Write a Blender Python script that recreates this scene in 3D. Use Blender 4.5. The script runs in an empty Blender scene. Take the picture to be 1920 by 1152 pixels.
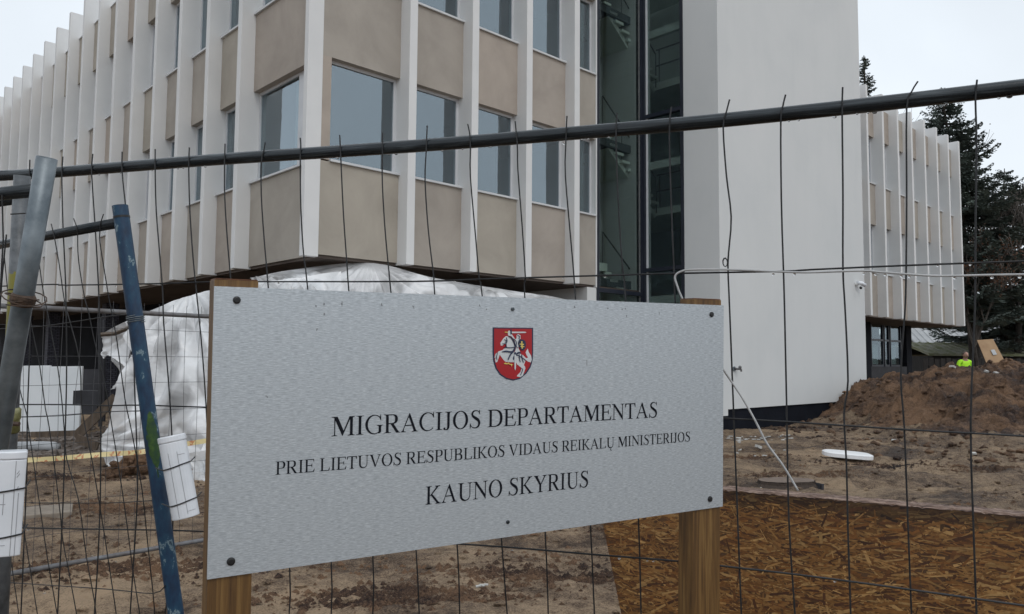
import bpy, math, random
import numpy as np
from mathutils import Vector, Matrix
from mathutils.geometry import tessellate_polygon

random.seed(7); rng = np.random.default_rng(7)
SC = bpy.context.scene
COL = SC.collection

# ------------------------------------------------------------------ camera, sky, sun, exposure
FPX, CX, CY = 1456.0, 960.0, 576.0            # focal length and centre in pixels of the 1920x1152 photograph
PITCH, ROLL = math.radians(4.0), math.radians(0.45)
_X = Vector((1, 0, 0)); CF = Vector((0, math.cos(PITCH), math.sin(PITCH))); _U = Vector((0, -math.sin(PITCH), math.cos(PITCH)))
CU = _U * math.cos(ROLL) - _X * math.sin(ROLL); CR = _X * math.cos(ROLL) + _U * math.sin(ROLL)
EYE = Vector((0, 0, 1.6))
cd = bpy.data.cameras.new('camera'); cam = bpy.data.objects.new('camera', cd); COL.objects.link(cam)
cd.sensor_width = 36; cd.lens = 36 * FPX / 1920; cd.clip_end = 2000; cd.clip_start = 0.05
M = Matrix((CR, CU, -CF)).transposed().to_4x4(); M.translation = EYE; cam.matrix_world = M
SC.camera = cam

SUN_EL, SUN_AZ = math.radians(48), math.radians(150)   # azimuth from +Y clockwise: behind the camera, to its right
w = bpy.data.worlds.new('World'); SC.world = w; w.use_nodes = True
nt = w.node_tree; nt.nodes.clear()
sky = nt.nodes.new('ShaderNodeTexSky'); sky.sky_type = 'NISHITA'; sky.sun_disc = False
sky.sun_elevation = SUN_EL; sky.sun_rotation = SUN_AZ; sky.dust_density = 4.0; sky.air_density = 1.0
hs = nt.nodes.new('ShaderNodeHueSaturation'); hs.inputs['Saturation'].default_value = 0.25
mx = nt.nodes.new('ShaderNodeMix'); mx.data_type = 'RGBA'; mx.inputs[0].default_value = 0.86
mx.inputs[7].default_value = (6.9, 7.5, 8.1, 1)      # even stratus cloud cover
tcw = nt.nodes.new('ShaderNodeTexCoord'); cn_ = nt.nodes.new('ShaderNodeTexNoise'); cn_.inputs['Scale'].default_value = 2.2; cn_.inputs['Detail'].default_value = 5; cn_.inputs['Distortion'].default_value = .4
cr_ = nt.nodes.new('ShaderNodeMapRange'); cr_.inputs[1].default_value = .3; cr_.inputs[2].default_value = .7; cr_.inputs[3].default_value = .88; cr_.inputs[4].default_value = 1.08
cm_ = nt.nodes.new('ShaderNodeVectorMath'); cm_.operation = 'SCALE'
nt.links.new(tcw.outputs['Generated'], cn_.inputs['Vector']); nt.links.new(cn_.outputs[0], cr_.inputs[0]); nt.links.new(cr_.outputs[0], cm_.inputs['Scale'])
bg = nt.nodes.new('ShaderNodeBackground'); bg.inputs[1].default_value = 0.115
wo = nt.nodes.new('ShaderNodeOutputWorld')
nt.links.new(sky.outputs[0], hs.inputs['Color']); nt.links.new(hs.outputs[0], mx.inputs[6])
nt.links.new(mx.outputs[2], cm_.inputs[0]); nt.links.new(cm_.outputs[0], bg.inputs[0]); nt.links.new(bg.outputs[0], wo.inputs[0])
sd = bpy.data.lights.new('sun', 'SUN'); sd.energy = 0.5; sd.angle = math.radians(25); sd.color = (1, .97, .93)
sun = bpy.data.objects.new('sun', sd); COL.objects.link(sun)
sv = Vector((math.sin(SUN_AZ) * math.cos(SUN_EL), math.cos(SUN_AZ) * math.cos(SUN_EL), math.sin(SUN_EL)))
sun.rotation_euler = sv.to_track_quat('Z', 'Y').to_euler()
vs = SC.view_settings; vs.view_transform = 'Standard'; vs.look = 'None'; vs.exposure = 0.23; vs.gamma = 1; vs.use_curve_mapping = False

# ------------------------------------------------------------------ surveying helpers (a sight line from the eye meets a real plane)
def ray(x, y): return CR * ((x - CX) / FPX) - CU * ((y - CY) / FPX) + CF
def at_z(x, y, z): r = ray(x, y); return EYE + r * ((z - 1.6) / r.z)
def at_y(x, y, Y): r = ray(x, y); return EYE + r * (Y / r.y)
def on_plane(x, y, P, n): r = ray(x, y); return EYE + r * ((P - EYE).dot(n) / r.dot(n))

# ------------------------------------------------------------------ mesh helpers
WM = {}
class MB:
    def __init__(s): s.v = []; s.f = []
    def add(s, vs, fs):
        b = len(s.v); s.v += [tuple(p) for p in vs]; s.f += [tuple(b + i for i in f) for f in fs]; return s
    def box(s, O, d, n, t0, t1, o0, o1, z0, z1):
        u = Vector((0, 0, 1)); vs = [O + d * t + n * o + u * (z - O.z) for z in (z0, z1) for o in (o0, o1) for t in (t0, t1)]
        return s.add(vs, [(0, 1, 3, 2), (4, 6, 7, 5), (0, 4, 5, 1), (2, 3, 7, 6), (0, 2, 6, 4), (1, 5, 7, 3)])
    def cube(s, c, sz, R=None):
        c = Vector(c); vs = []
        for k in (-.5, .5):
            for j in (-.5, .5):
                for i in (-.5, .5):
                    p = Vector((i * sz[0], j * sz[1], k * sz[2])); vs.append(c + (R @ p if R else p))
        return s.add(vs, [(0, 2, 3, 1), (4, 5, 7, 6), (0, 1, 5, 4), (2, 6, 7, 3), (0, 4, 6, 2), (1, 3, 7, 5)])
    def tube(s, pts, r, seg=8, cap=True):
        pts = [Vector(p) for p in pts]; n = len(pts); rs = r if isinstance(r, (list, tuple)) else [r] * n
        b = len(s.v); prev = None
        for i, p in enumerate(pts):
            d = (pts[min(i + 1, n - 1)] - pts[max(i - 1, 0)])
            d = d.normalized() if d.length > 1e-9 else Vector((0, 0, 1))
            if prev is None:
                a = d.cross(Vector((0, 0, 1)) if abs(d.z) < .9 else Vector((1, 0, 0))).normalized()
            else:
                a = (prev - d * prev.dot(d)).normalized()
            prev = a; c = d.cross(a)
            for k in range(seg):
                t = 2 * math.pi * k / seg; s.v.append(tuple(p + (a * math.cos(t) + c * math.sin(t)) * rs[i]))
        for i in range(n - 1):
            for k in range(seg):
                k2 = (k + 1) % seg; s.f.append((b + i * seg + k, b + i * seg + k2, b + (i + 1) * seg + k2, b + (i + 1) * seg + k))
        if cap: s.f.append(tuple(b + k for k in range(seg))[::-1]); s.f.append(tuple(b + (n - 1) * seg + k for k in range(seg)))
        return s
    def poly(s, pts, z=0.0):
        P = [Vector((p[0], p[1], z)) for p in pts]
        tr = tessellate_polygon([P]); out = []
        for t in tr:
            a, b, c = (P[i] for i in t)
            out.append(t if (b - a).cross(c - a).z > 0 else t[::-1])
        return s.add(P, out)
    def prism(s, pts, z0, z1):
        s.poly(pts, z1); n = len(pts)
        vs = [(p[0], p[1], z0) for p in pts] + [(p[0], p[1], z1) for p in pts]
        area = sum(pts[i][0] * pts[(i + 1) % n][1] - pts[(i + 1) % n][0] * pts[i][1] for i in range(n))
        fs = [(i, (i + 1) % n, n + (i + 1) % n, n + i) for i in range(n)]
        if area < 0: fs = [f[::-1] for f in fs]
        s.add(vs, fs); s.add([(p[0], p[1], z0) for p in pts], [tuple(range(n))[::-1] if area > 0 else tuple(range(n))]); return s
    def sphere(s, c, r, nu=8, nv=6):
        c = Vector(c); rx, ry, rz = r if isinstance(r, (tuple, list)) else (r, r, r)
        vs = [c + Vector((0, 0, rz))]
        for j in range(1, nv):
            ph = math.pi * j / nv
            for i in range(nu):
                th = 2 * math.pi * i / nu
                vs.append(c + Vector((rx * math.sin(ph) * math.cos(th), ry * math.sin(ph) * math.sin(th), rz * math.cos(ph))))
        vs.append(c - Vector((0, 0, rz))); fs = []
        for i in range(nu): fs.append((0, 1 + i, 1 + (i + 1) % nu))
        for j in range(nv - 2):
            for i in range(nu):
                a = 1 + j * nu; fs.append((a + i, a + nu + i, a + nu + (i + 1) % nu, a + (i + 1) % nu))
        L = len(vs) - 1; a = 1 + (nv - 2) * nu
        for i in range(nu): fs.append((L, a + (i + 1) % nu, a + i))
        return s.add(vs, fs)

def link(name, me, parent=None, Mw=None):
    o = bpy.data.objects.new(name, me); COL.objects.link(o)
    Mw = Mw.copy() if Mw else Matrix.Identity(4)
    if parent is not None:
        o.parent = parent; o.matrix_basis = WM[parent.name].inverted() @ Mw
    else: o.matrix_basis = Mw
    WM[o.name] = Mw
    return o
def obj(name, mb, mat, parent=None, Mw=None, smooth=False, bevel=0, solid=0, kind=None):
    me = bpy.data.meshes.new(name); me.from_pydata(mb.v, [], mb.f); me.update()
    me.materials.append(mat)
    if smooth: me.polygons.foreach_set('use_smooth', [True] * len(me.polygons))
    o = link(name, me, parent, Mw)
    if bevel:
        m = o.modifiers.new('bevel', 'BEVEL'); m.width = bevel; m.segments = 2; m.limit_method = 'ANGLE'
    if solid:
        m = o.modifiers.new('solid', 'SOLIDIFY'); m.thickness = solid
    if kind: o['kind'] = kind
    return o
def tag(o, label=None, cat=None, group=None, kind=None):
    if label: o['label'] = label
    if cat: o['category'] = cat
    if group: o['group'] = group
    if kind: o['kind'] = kind
    return o
def thing(name, loc, label, cat, group=None):
    o = link(name, None, None, Matrix.Translation(Vector(loc))); o.empty_display_size = .2
    return tag(o, label, cat, group)

# ------------------------------------------------------------------ material helpers
def nodemat(name):
    m = bpy.data.materials.new(name); m.use_nodes = True; t = m.node_tree
    return m, t, t.nodes['Principled BSDF']
def N(t, typ, **kw):
    n = t.nodes.new(typ)
    for k, v in kw.items():
        if k in n.inputs: n.inputs[k].default_value = v
        else: setattr(n, k, v)
    return n
def mapped(t, scale=(1, 1, 1), coord='Object'):
    tc = t.nodes.new('ShaderNodeTexCoord'); mp = t.nodes.new('ShaderNodeMapping'); mp.inputs['Scale'].default_value = scale
    t.links.new(tc.outputs[coord], mp.inputs[0]); return mp
def ramp(t, src, stops):
    r = t.nodes.new('ShaderNodeValToRGB'); e = r.color_ramp.elements
    while len(e) < len(stops): e.new(.5)
    for i, (p, c) in enumerate(stops): e[i].position = p; e[i].color = (*c, 1) if len(c) == 3 else c
    t.links.new(src, r.inputs[0]); return r
def noisy(name, stops, scale=4, detail=6, rough=.8, bump=.0, bscale=60, stretch=(1, 1, 1), metallic=0, spec=.5, bdist=.01, rvar=0, coat=0, distortion=0):
    m, t, p = nodemat(name); mp = mapped(t, stretch)
    n = N(t, 'ShaderNodeTexNoise', Scale=scale, Detail=detail, Roughness=.62, Distortion=distortion); t.links.new(mp.outputs[0], n.inputs[0])
    r = ramp(t, n.outputs[0], stops); t.links.new(r.outputs[0], p.inputs['Base Color'])
    p.inputs['Roughness'].default_value = rough; p.inputs['Metallic'].default_value = metallic; p.inputs['Specular IOR Level'].default_value = spec
    if coat: p.inputs['Coat Weight'].default_value = coat; p.inputs['Coat Roughness'].default_value = .15
    if rvar:
        mr = N(t, 'ShaderNodeMapRange'); mr.inputs[3].default_value = rough - rvar; mr.inputs[4].default_value = rough + rvar
        t.links.new(n.outputs[0], mr.inputs[0]); t.links.new(mr.outputs[0], p.inputs['Roughness'])
    if bump:
        n2 = N(t, 'ShaderNodeTexNoise', Scale=bscale, Detail=5, Roughness=.7); t.links.new(mp.outputs[0], n2.inputs[0])
        b = N(t, 'ShaderNodeBump', Strength=bump, Distance=bdist); t.links.new(n2.outputs[0], b.inputs['Height']); t.links.new(b.outputs[0], p.inputs['Normal'])
    return m

M_white = noisy('white_render', [(.25, (.60, .605, .60)), (.75, (.66, .66, .65))], .9, 8, .85, .25, 70, bdist=.004)
M_tower = noisy('tower_render', [(.2, (.56, .575, .58)), (.5, (.60, .61, .61)), (.8, (.62, .625, .625))], .55, 9, .9, .22, 60, bdist=.004)
_t = M_tower.node_tree; _p = _t.nodes['Principled BSDF']; _mp = mapped(_t, (.9, .9, .14)); _n = N(_t, 'ShaderNodeTexNoise', Scale=1.6, Detail=7, Roughness=.6, Distortion=.3); _t.links.new(_mp.outputs[0], _n.inputs[0])
_r = ramp(_t, _n.outputs[0], [(.35, (.982, .984, .984)), (.55, (1, 1, 1)), (.72, (1.012, 1.012, 1.01))]); _m2 = N(_t, 'ShaderNodeMix', data_type='RGBA', blend_type='MULTIPLY'); _m2.inputs[0].default_value = 1
_t.links.new(_p.inputs['Base Color'].links[0].from_socket, _m2.inputs[6]); _t.links.new(_r.outputs[0], _m2.inputs[7]); _t.links.new(_m2.outputs[2], _p.inputs['Base Color'])
M_fin = noisy('fin_render', [(.25, (.63, .63, .63)), (.75, (.70, .70, .695))], 1.2, 8, .8, .2, 60, bdist=.003)
M_tan = noisy('tan_render', [(.25, (.295, .262, .230)), (.5, (.365, .326, .288)), (.75, (.425, .380, .336))], .9, 10, .92, .6, 90, bdist=.006, distortion=.4)
_t = M_tan.node_tree; _p = _t.nodes['Principled BSDF']; _oi = _t.nodes.new('ShaderNodeObjectInfo'); _rr = ramp(_t, _oi.outputs['Random'], [(0, (.99, 1.0, .96)), (.35, (.96, .975, .97)), (.65, (1.0, .985, .975)), (1, (1.04, 1.0, .97))])
_mm = N(_t, 'ShaderNodeMix', data_type='RGBA', blend_type='MULTIPLY'); _mm.inputs[0].default_value = 1; _src = _p.inputs['Base Color'].links[0].from_socket
_t.links.new(_src, _mm.inputs[6]); _t.links.new(_rr.outputs[0], _mm.inputs[7]); _t.links.new(_mm.outputs[2], _p.inputs['Base Color'])
M_cap = noisy('sill_metal', [(.3, (.52, .53, .54)), (.7, (.62, .63, .64))], 3, 4, .45)
M_frame = noisy('window_frame_plastic', [(.3, (.52, .53, .55)), (.7, (.60, .61, .63))], 2, 3, .35)
M_black = noisy('black_plinth', [(.3, (.004, .005, .009)), (.7, (.009, .011, .017))], 2, 6, .85, .2, 60, spec=.12)
M_mull = noisy('dark_mullion', [(.3, (.010, .013, .022)), (.7, (.018, .022, .034))], 2, 3, .35)
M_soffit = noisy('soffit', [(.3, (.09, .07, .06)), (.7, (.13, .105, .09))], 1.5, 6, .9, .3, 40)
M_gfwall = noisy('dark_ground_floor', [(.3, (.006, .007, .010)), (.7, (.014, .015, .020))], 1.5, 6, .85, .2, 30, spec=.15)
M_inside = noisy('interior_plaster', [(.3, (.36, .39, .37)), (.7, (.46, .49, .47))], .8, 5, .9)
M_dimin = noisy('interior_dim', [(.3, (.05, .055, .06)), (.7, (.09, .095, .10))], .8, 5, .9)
M_stair = noisy('stair_concrete', [(.3, (.55, .59, .55)), (.7, (.66, .70, .65))], 2, 6, .9)
M_blind = noisy('blind_fabric', [(.3, (.46, .50, .52)), (.7, (.55, .59, .61))], 2, 3, .9)
def glass(name, tint, refl, rough=.02):
    m, t, p = nodemat(name); t.nodes.remove(p); out = t.nodes['Material Output']
    tr = N(t, 'ShaderNodeBsdfTransparent'); tr.inputs[0].default_value = (*tint, 1)
    gl = N(t, 'ShaderNodeBsdfGlossy', Roughness=rough); gl.inputs[0].default_value = (.82, .92, 1.0, 1)
    lw = N(t, 'ShaderNodeLayerWeight'); lw.inputs[0].default_value = .5; pw = N(t, 'ShaderNodeMath', operation='POWER'); pw.inputs[1].default_value = 5; t.links.new(lw.outputs['Facing'], pw.inputs[0]); fr = pw; ad = N(t, 'ShaderNodeMath', operation='ADD', use_clamp=True); ad.inputs[1].default_value = refl
    mp = mapped(t, (1, 1, 1)); n = N(t, 'ShaderNodeTexNoise', Scale=1.3, Detail=2); t.links.new(mp.outputs[0], n.inputs[0])
    b = N(t, 'ShaderNodeBump', Strength=.12, Distance=.05); t.links.new(n.outputs[0], b.inputs['Height']); t.links.new(b.outputs[0], gl.inputs['Normal'])
    t.links.new(fr.outputs[0], ad.inputs[0]); mix = N(t, 'ShaderNodeMixShader'); t.links.new(ad.outputs[0], mix.inputs[0])
    t.links.new(tr.outputs[0], mix.inputs[1]); t.links.new(gl.outputs[0], mix.inputs[2]); t.links.new(mix.outputs[0], out.inputs[0]); return m
M_glass = glass('window_glass', (.62, .68, .68), .20)
M_gclear = glass('stair_glass', (.72, .765, .75), .055)

def metal(name, a, b, rough, scale=30, metallic=.85, bump=.1, stretch=(1, 1, 1)):
    return noisy(name, [(.3, a), (.7, b)], scale, 6, rough, bump, 90, stretch, metallic, rvar=.12, bdist=.002)
M_rail = noisy('wet_galvanised_rail', [(.35, (.005, .008, .011)), (.55, (.015, .021, .026)), (.72, (.07, .085, .095))], 3, 8, .27, .3, 6, (2, 2, 60), 0, .4, .001, .10, 0)
M_pole = metal('galvanised_pole', (.08, .10, .115), (.22, .25, .27), .42, 14, .55, .2)
M_wire = noisy('fence_wire', [(.3, (.008, .009, .010)), (.7, (.028, .028, .030))], 40, 5, .5, spec=.3)
M_wirefar = metal('fence_wire_dull', (.02, .02, .024), (.06, .06, .065), .5, 30, .0, 0)
M_greyrail = metal('grey_back_rail', (.07, .055, .05), (.17, .175, .185), .55, 9, .2)
M_blue = noisy('blue_chipped_paint', [(.28, (.003, .012, .030)), (.46, (.005, .030, .075)), (.60, (.010, .055, .105)), (.625, (.20, .27, .30)), (.665, (.010, .05, .09)), (.74, (.08, .05, .035))], 30, 10, .5, .4, 60, (1, 1, .5), 0, .5, .002, .1)
def paint_band(name, base_a, base_b, band, zc, zw):
    """metal or paint with a sprayed band of another colour at heights zc +- zw"""
    m, t, p = nodemat(name); mp = mapped(t)
    n = N(t, 'ShaderNodeTexNoise', Scale=25, Detail=8, Roughness=.7); t.links.new(mp.outputs[0], n.inputs[0])
    r = ramp(t, n.outputs[0], [(.3, base_a), (.62, base_b)])
    sx = N(t, 'ShaderNodeSeparateXYZ'); t.links.new(mp.outputs[0], sx.inputs[0])
    n3 = N(t, 'ShaderNodeTexNoise', Scale=14, Detail=4); t.links.new(mp.outputs[0], n3.inputs[0])
    s1 = N(t, 'ShaderNodeMath', operation='SUBTRACT'); t.links.new(sx.outputs[2], s1.inputs[0]); s1.inputs[1].default_value = zc
    a1 = N(t, 'ShaderNodeMath', operation='ABSOLUTE'); t.links.new(s1.outputs[0], a1.inputs[0])
    m1 = N(t, 'ShaderNodeMath', operation='MULTIPLY_ADD'); t.links.new(n3.outputs[0], m1.inputs[0]); m1.inputs[1].default_value = .25; t.links.new(a1.outputs[0], m1.inputs[2])
    l1 = N(t, 'ShaderNodeMath', operation='LESS_THAN'); t.links.new(m1.outputs[0], l1.inputs[0]); l1.inputs[1].default_value = zw + .125
    mix = N(t, 'ShaderNodeMix', data_type='RGBA'); t.links.new(l1.outputs[0], mix.inputs[0]); t.links.new(r.outputs[0], mix.inputs[6]); mix.inputs[7].default_value = (*band, 1)
    t.links.new(mix.outputs[2], p.inputs['Base Color']); p.inputs['Roughness'].default_value = .45; return m
M_yellowpost = paint_band('grey_post_yellow_paint', (.045, .05, .055), (.12, .13, .14), (.16, .145, .010), 1.68, .15)
M_plast = noisy('white_plastic', [(.3, (.66, .69, .73)), (.7, (.76, .78, .82))], 8, 5, .35, .05, 40, coat=.3)
M_groove = noisy('plastic_groove', [(.3, (.26, .26, .28)), (.7, (.34, .34, .36))], 5, 2, .6)
M_tie = noisy('black_nylon', [(.3, (.006, .006, .007)), (.7, (.012, .012, .013))], 5, 2, .4)
M_cable = noisy('white_cable', [(.3, (.30, .30, .30)), (.7, (.46, .46, .46))], 20, 4, .35)
M_drop, _t, _p = nodemat('water_drop'); _p.inputs['Transmission Weight'].default_value = 1; _p.inputs['Roughness'].default_value = .0; _p.inputs['IOR'].default_value = 1.33
M_wood = noisy('wet_post_timber', [(.25, (.055, .026, .008)), (.5, (.125, .062, .020)), (.75, (.19, .105, .038))], 5, 8, .6, .4, 9, (26, 26, 1.1), bdist=.002, distortion=.8)
M_woodend = noisy('wet_timber_end', [(.3, (.05, .012, .004)), (.7, (.20, .075, .022))], 40, 6, .45, .4, 90, (1, 1, 1), bdist=.002)
M_roughwood = noisy('old_plank', [(.3, (.045, .032, .022)), (.7, (.13, .095, .068))], 5, 7, .8, .4, 20, (4, 4, 1))
M_darkboard = noisy('dark_scrap', [(.3, (.012, .012, .015)), (.7, (.035, .035, .042))], 3, 6, .7)
M_rubble = noisy('rubble', [(.3, (.07, .055, .045)), (.6, (.17, .14, .12)), (.8, (.32, .30, .28))], 9, 7, .9, .6, 20)
M_whitebit = noisy('white_debris', [(.3, (.32, .31, .29)), (.7, (.62, .61, .58))], 6, 5, .8)
M_palestone = noisy('pale_stone', [(.3, (.22, .19, .16)), (.7, (.42, .38, .33))], 6, 5, .9)
M_foamboard = noisy('white_insulation', [(.3, (.62, .65, .67)), (.7, (.70, .72, .74))], 1.5, 5, .8)

def earth(name, dark, mid, light, scale=1.3, wet=0.0):
    m, t, p = nodemat(name); mp = mapped(t)
    n1 = N(t, 'ShaderNodeTexNoise', Scale=scale * .45, Detail=7, Roughness=.62, Distortion=.6); t.links.new(mp.outputs[0], n1.inputs[0])
    n2 = N(t, 'ShaderNodeTexNoise', Scale=scale * 7, Detail=12, Roughness=.78); t.links.new(mp.outputs[0], n2.inputs[0])
    n3 = N(t, 'ShaderNodeTexNoise', Scale=scale * 60, Detail=8, Roughness=.85); t.links.new(mp.outputs[0], n3.inputs[0])
    ad = N(t, 'ShaderNodeMath', operation='MULTIPLY_ADD'); t.links.new(n2.outputs[0], ad.inputs[0]); ad.inputs[1].default_value = .55
    ad2 = N(t, 'ShaderNodeMath', operation='MULTIPLY_ADD'); t.links.new(n3.outputs[0], ad2.inputs[0]); ad2.inputs[1].default_value = .95
    mu = N(t, 'ShaderNodeMath', operation='MULTIPLY_ADD'); t.links.new(n1.outputs[0], mu.inputs[0]); mu.inputs[1].default_value = .9; mu.inputs[2].default_value = -.65
    t.links.new(mu.outputs[0], ad.inputs[2]); t.links.new(ad.outputs[0], ad2.inputs[2])
    r = ramp(t, ad2.outputs[0], [(.42, dark), (.50, mid), (.58, light), (.68, tuple(c * 1.45 for c in light))])
    t.links.new(r.outputs[0], p.inputs['Base Color'])
    rr = ramp(t, n1.outputs[0], [(.35, (.5, .5, .5)), (.6, (.9, .9, .9))]); t.links.new(rr.outputs[0], p.inputs['Roughness'])
    b = N(t, 'ShaderNodeBump', Strength=1.0, Distance=.045); t.links.new(n3.outputs[0], b.inputs['Height'])
    b2 = N(t, 'ShaderNodeBump', Strength=1.0, Distance=.22); t.links.new(n2.outputs[0], b2.inputs['Height']); t.links.new(b.outputs[0], b2.inputs['Normal'])
    t.links.new(b2.outputs[0], p.inputs['Normal']); return m
M_ground = earth('muddy_ground', (.055, .031, .018), (.215, .138, .085), (.42, .30, .195))
M_mound = earth('dug_soil', (.024, .010, .006), (.092, .043, .023), (.24, .14, .08), 1.5)

# ------------------------------------------------------------------ numpy noise
_T = {}
def vnoise(x, y, s):
    if s not in _T: _T[s] = np.random.default_rng(s).random((256, 256))
    T = _T[s]; xi = np.floor(x).astype(int); yi = np.floor(y).astype(int)
    fx = x - xi; fy = y - yi; fx = fx * fx * (3 - 2 * fx); fy = fy * fy * (3 - 2 * fy)
    g = lambda a, b: T[a & 255, b & 255]
    return (g(xi, yi) * (1 - fx) + g(xi + 1, yi) * fx) * (1 - fy) + (g(xi, yi + 1) * (1 - fx) + g(xi + 1, yi + 1) * fx) * fy - .5
def fbm(x, y, s, f=1., o=5, g=.5):
    a = 1; r = 0 * x
    for i in range(o): r = r + a * vnoise(x * f + 17.3 * i, y * f + 9.1 * i, s + i); f *= 2.03; a *= g
    return r
def sst(a, b, x): t = np.clip((x - a) / (b - a), 0, 1); return t * t * (3 - 2 * t)

# ------------------------------------------------------------------ ground and spoil heap
def mound_h(X, Y):
    left = 7.2 + .12 * (Y - 16) + .6 * fbm(X, Y, 31, .5, 3)
    e = sst(0, 4.2, X - left)
    front = sst(14.2, 20.5, Y + .25 * (X - 12) * .3 + 1.2 * fbm(X, Y, 41, .35, 3))
    back = 1 - .9 * sst(23.5, 27.5, Y - .1 * (X - 12))
    top = 1.42 + .26 * fbm(X, Y, 51, .7, 4) + .06 * np.clip(X - 15, 0, 9)
    return e * front * back * top
def ground_h(X, Y):
    h = .10 * fbm(X, Y, 3, .45, 3) + .050 * fbm(X, Y, 13, 2.2, 5, .62) * (1 + .8 * (fbm(X, Y, 9, .3, 2) > 0))
    ruts = np.exp(-((Y - 9.2 - .25 * X - .4 * np.sin(X * .5)) / .35) ** 2) * -.09 * sst(1.5, 3, X)
    h = h + ruts
    m = mound_h(X, Y); mm = np.clip(m / .5, 0, 1)
    clod = np.abs(fbm(X, Y, 71, 1.9, 6, .62))
    return h + m + mm * (.34 * fbm(X, Y, 61, 1.1, 7, .64) - .34 * clod + .08)
def sheet(name, x0, x1, y0, y1, step, mat, hf, lbl=None):
    nx = int((x1 - x0) / step) + 1; ny = int((y1 - y0) / step) + 1
    X, Y = np.meshgrid(np.linspace(x0, x1, nx), np.linspace(y0, y1, ny)); Z = hf(X, Y)
    co = np.stack([X, Y, Z], -1).reshape(-1, 3).astype('f4')
    i = np.arange(nx * ny).reshape(ny, nx); q = np.stack([i[:-1, :-1], i[:-1, 1:], i[1:, 1:], i[1:, :-1]], -1).reshape(-1, 4)
    me = bpy.data.meshes.new(name); me.vertices.add(len(co)); me.vertices.foreach_set('co', co.ravel())
    me.loops.add(q.size); me.loops.foreach_set('vertex_index', q.ravel().astype('i4')); me.polygons.add(len(q))
    me.polygons.foreach_set('loop_start', np.arange(0, q.size, 4, dtype='i4')); me.polygons.foreach_set('use_smooth', np.ones(len(q), bool))
    me.update(calc_edges=True); me.materials.append(mat); return link(name, me)
def near_h(X, Y):
    e = np.minimum(np.minimum(X + 18, 26 - X), np.minimum(Y + 2, 33 - Y))
    return ground_h(X, Y) - .35 * (1 - sst(0, 1.5, e))
g = sheet('ground', -18, 26, -2, 33, .065, M_ground, near_h); g['kind'] = 'structure'
me = g.data; me.materials.append(M_mound)
nx = int(44 / .065) + 1; ny = int(35 / .065) + 1
Xc, Yc = np.meshgrid(np.linspace(-18, 26, nx), np.linspace(-2, 33, ny)); mk = (mound_h(Xc, Yc) + .25 * fbm(Xc, Yc, 88, 1.5, 4) > .22)[:-1, :-1]
me.polygons.foreach_set('material_index', mk.ravel().astype('i4'))
b = MB(); b.add([(-900, -300, -.25), (900, -300, -.25), (900, 1500, -.25), (-900, 1500, -.25)], [(0, 1, 2, 3)])
obj('far_ground', b, M_ground)['kind'] = 'structure'

def H(x, y): return float(ground_h(np.array([x]), np.array([y]))[0])
def pebbles(name, n, region, r0, r1, mat, flat=.7):
    b = MB(); k = 0
    xs_ = rng.uniform(region[0], region[1], n); ys_ = rng.uniform(region[2], region[3], n); hz_ = ground_h(xs_, ys_)
    while k < n:
        x, y = float(xs_[k]), float(ys_[k])
        r = r0 * (r1 / r0) ** (random.random() ** 2.2)
        z = float(hz_[k]); c = Vector((x, y, z + r * .15)); ph = random.random() * 6
        vs = [(math.sqrt(max(0, 1 - zz * zz)) * math.cos(a + ph), math.sqrt(max(0, 1 - zz * zz)) * math.sin(a + ph), zz) for zz, a in
              ((1, 0), (.35, 0), (.3, 1.3), (.45, 2.6), (.3, 3.8), (.4, 5.1), (-.6, .6), (-.6, 2.7), (-.6, 4.7))]
        vs = [c + Vector((v[0] * r * random.uniform(.7, 1.3), v[1] * r * random.uniform(.7, 1.3), v[2] * r * flat * random.uniform(.8, 1.1))) for v in vs]
        b.add(vs, [(0, 1, 2), (0, 2, 3), (0, 3, 4), (0, 4, 5), (0, 5, 1), (1, 6, 2), (2, 6, 7), (2, 7, 3), (3, 7, 4), (4, 7, 8), (4, 8, 5), (5, 8, 1), (1, 8, 6)]); k += 1
    return obj(name, b, mat)
tag(pebbles('soil_clods', 5200, (-9, 13, 4.5, 15), .006, .05, M_ground), 'small crumbs of soil strewn over the muddy yard', 'soil', kind='stuff')
tag(pebbles('soil_clods', 3200, (6, 24, 13, 23), .015, .11, M_mound), 'lumps of dug earth lying on the brown spoil heap', 'soil', kind='stuff')
def clumps(name, n, spots, mat):
    b = MB()
    ch_ = [random.choice(spots) for _ in range(n)]; xy = [(random.gauss(c_[0], c_[2]), random.gauss(c_[1], c_[3])) for c_ in ch_]; hz_ = ground_h(np.array([a[0] for a in xy]), np.array([a[1] for a in xy]))
    for (x, y), h0 in zip(xy, hz_):
        r = .008 * 5 ** (random.random() ** 2.5); z = float(h0) + r * .2
        ph = random.random() * 6; q = [(math.cos(ph + a) * r * random.uniform(.7, 1.5), math.sin(ph + a) * r * random.uniform(.6, 1.1), random.uniform(-.3, .3) * r) for a in (0, 1.3, 2.5, 3.8, 5.1)]
        b.add([(x, y, z + r * .7)] + [(x + a[0], y + a[1], z - r * .3 + a[2]) for a in q], [(0, 1, 2), (0, 2, 3), (0, 3, 4), (0, 4, 5), (0, 5, 1)])
    return obj(name, b, mat)
_sp = [(random.uniform(-7, 10), random.uniform(5, 12.5), random.uniform(.3, 1.2), random.uniform(.08, .3)) for _ in range(42)]
_g = [at_z(x, y, 0) for x, y in ((1000, 1085), (1090, 1090), (700, 1120), (780, 1130), (260, 1060), (180, 1075), (230, 950), (120, 900), (1500, 890), (1400, 860), (1650, 870), (1850, 880))]
_sp += [(p_.x, p_.y, .45, .12) for p_ in _g] * 3
tag(clumps('trodden_soil', 15000, _sp, M_mound), 'dark churned crumbs of wet soil in patches across the sandy yard', 'soil', kind='stuff')
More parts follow.
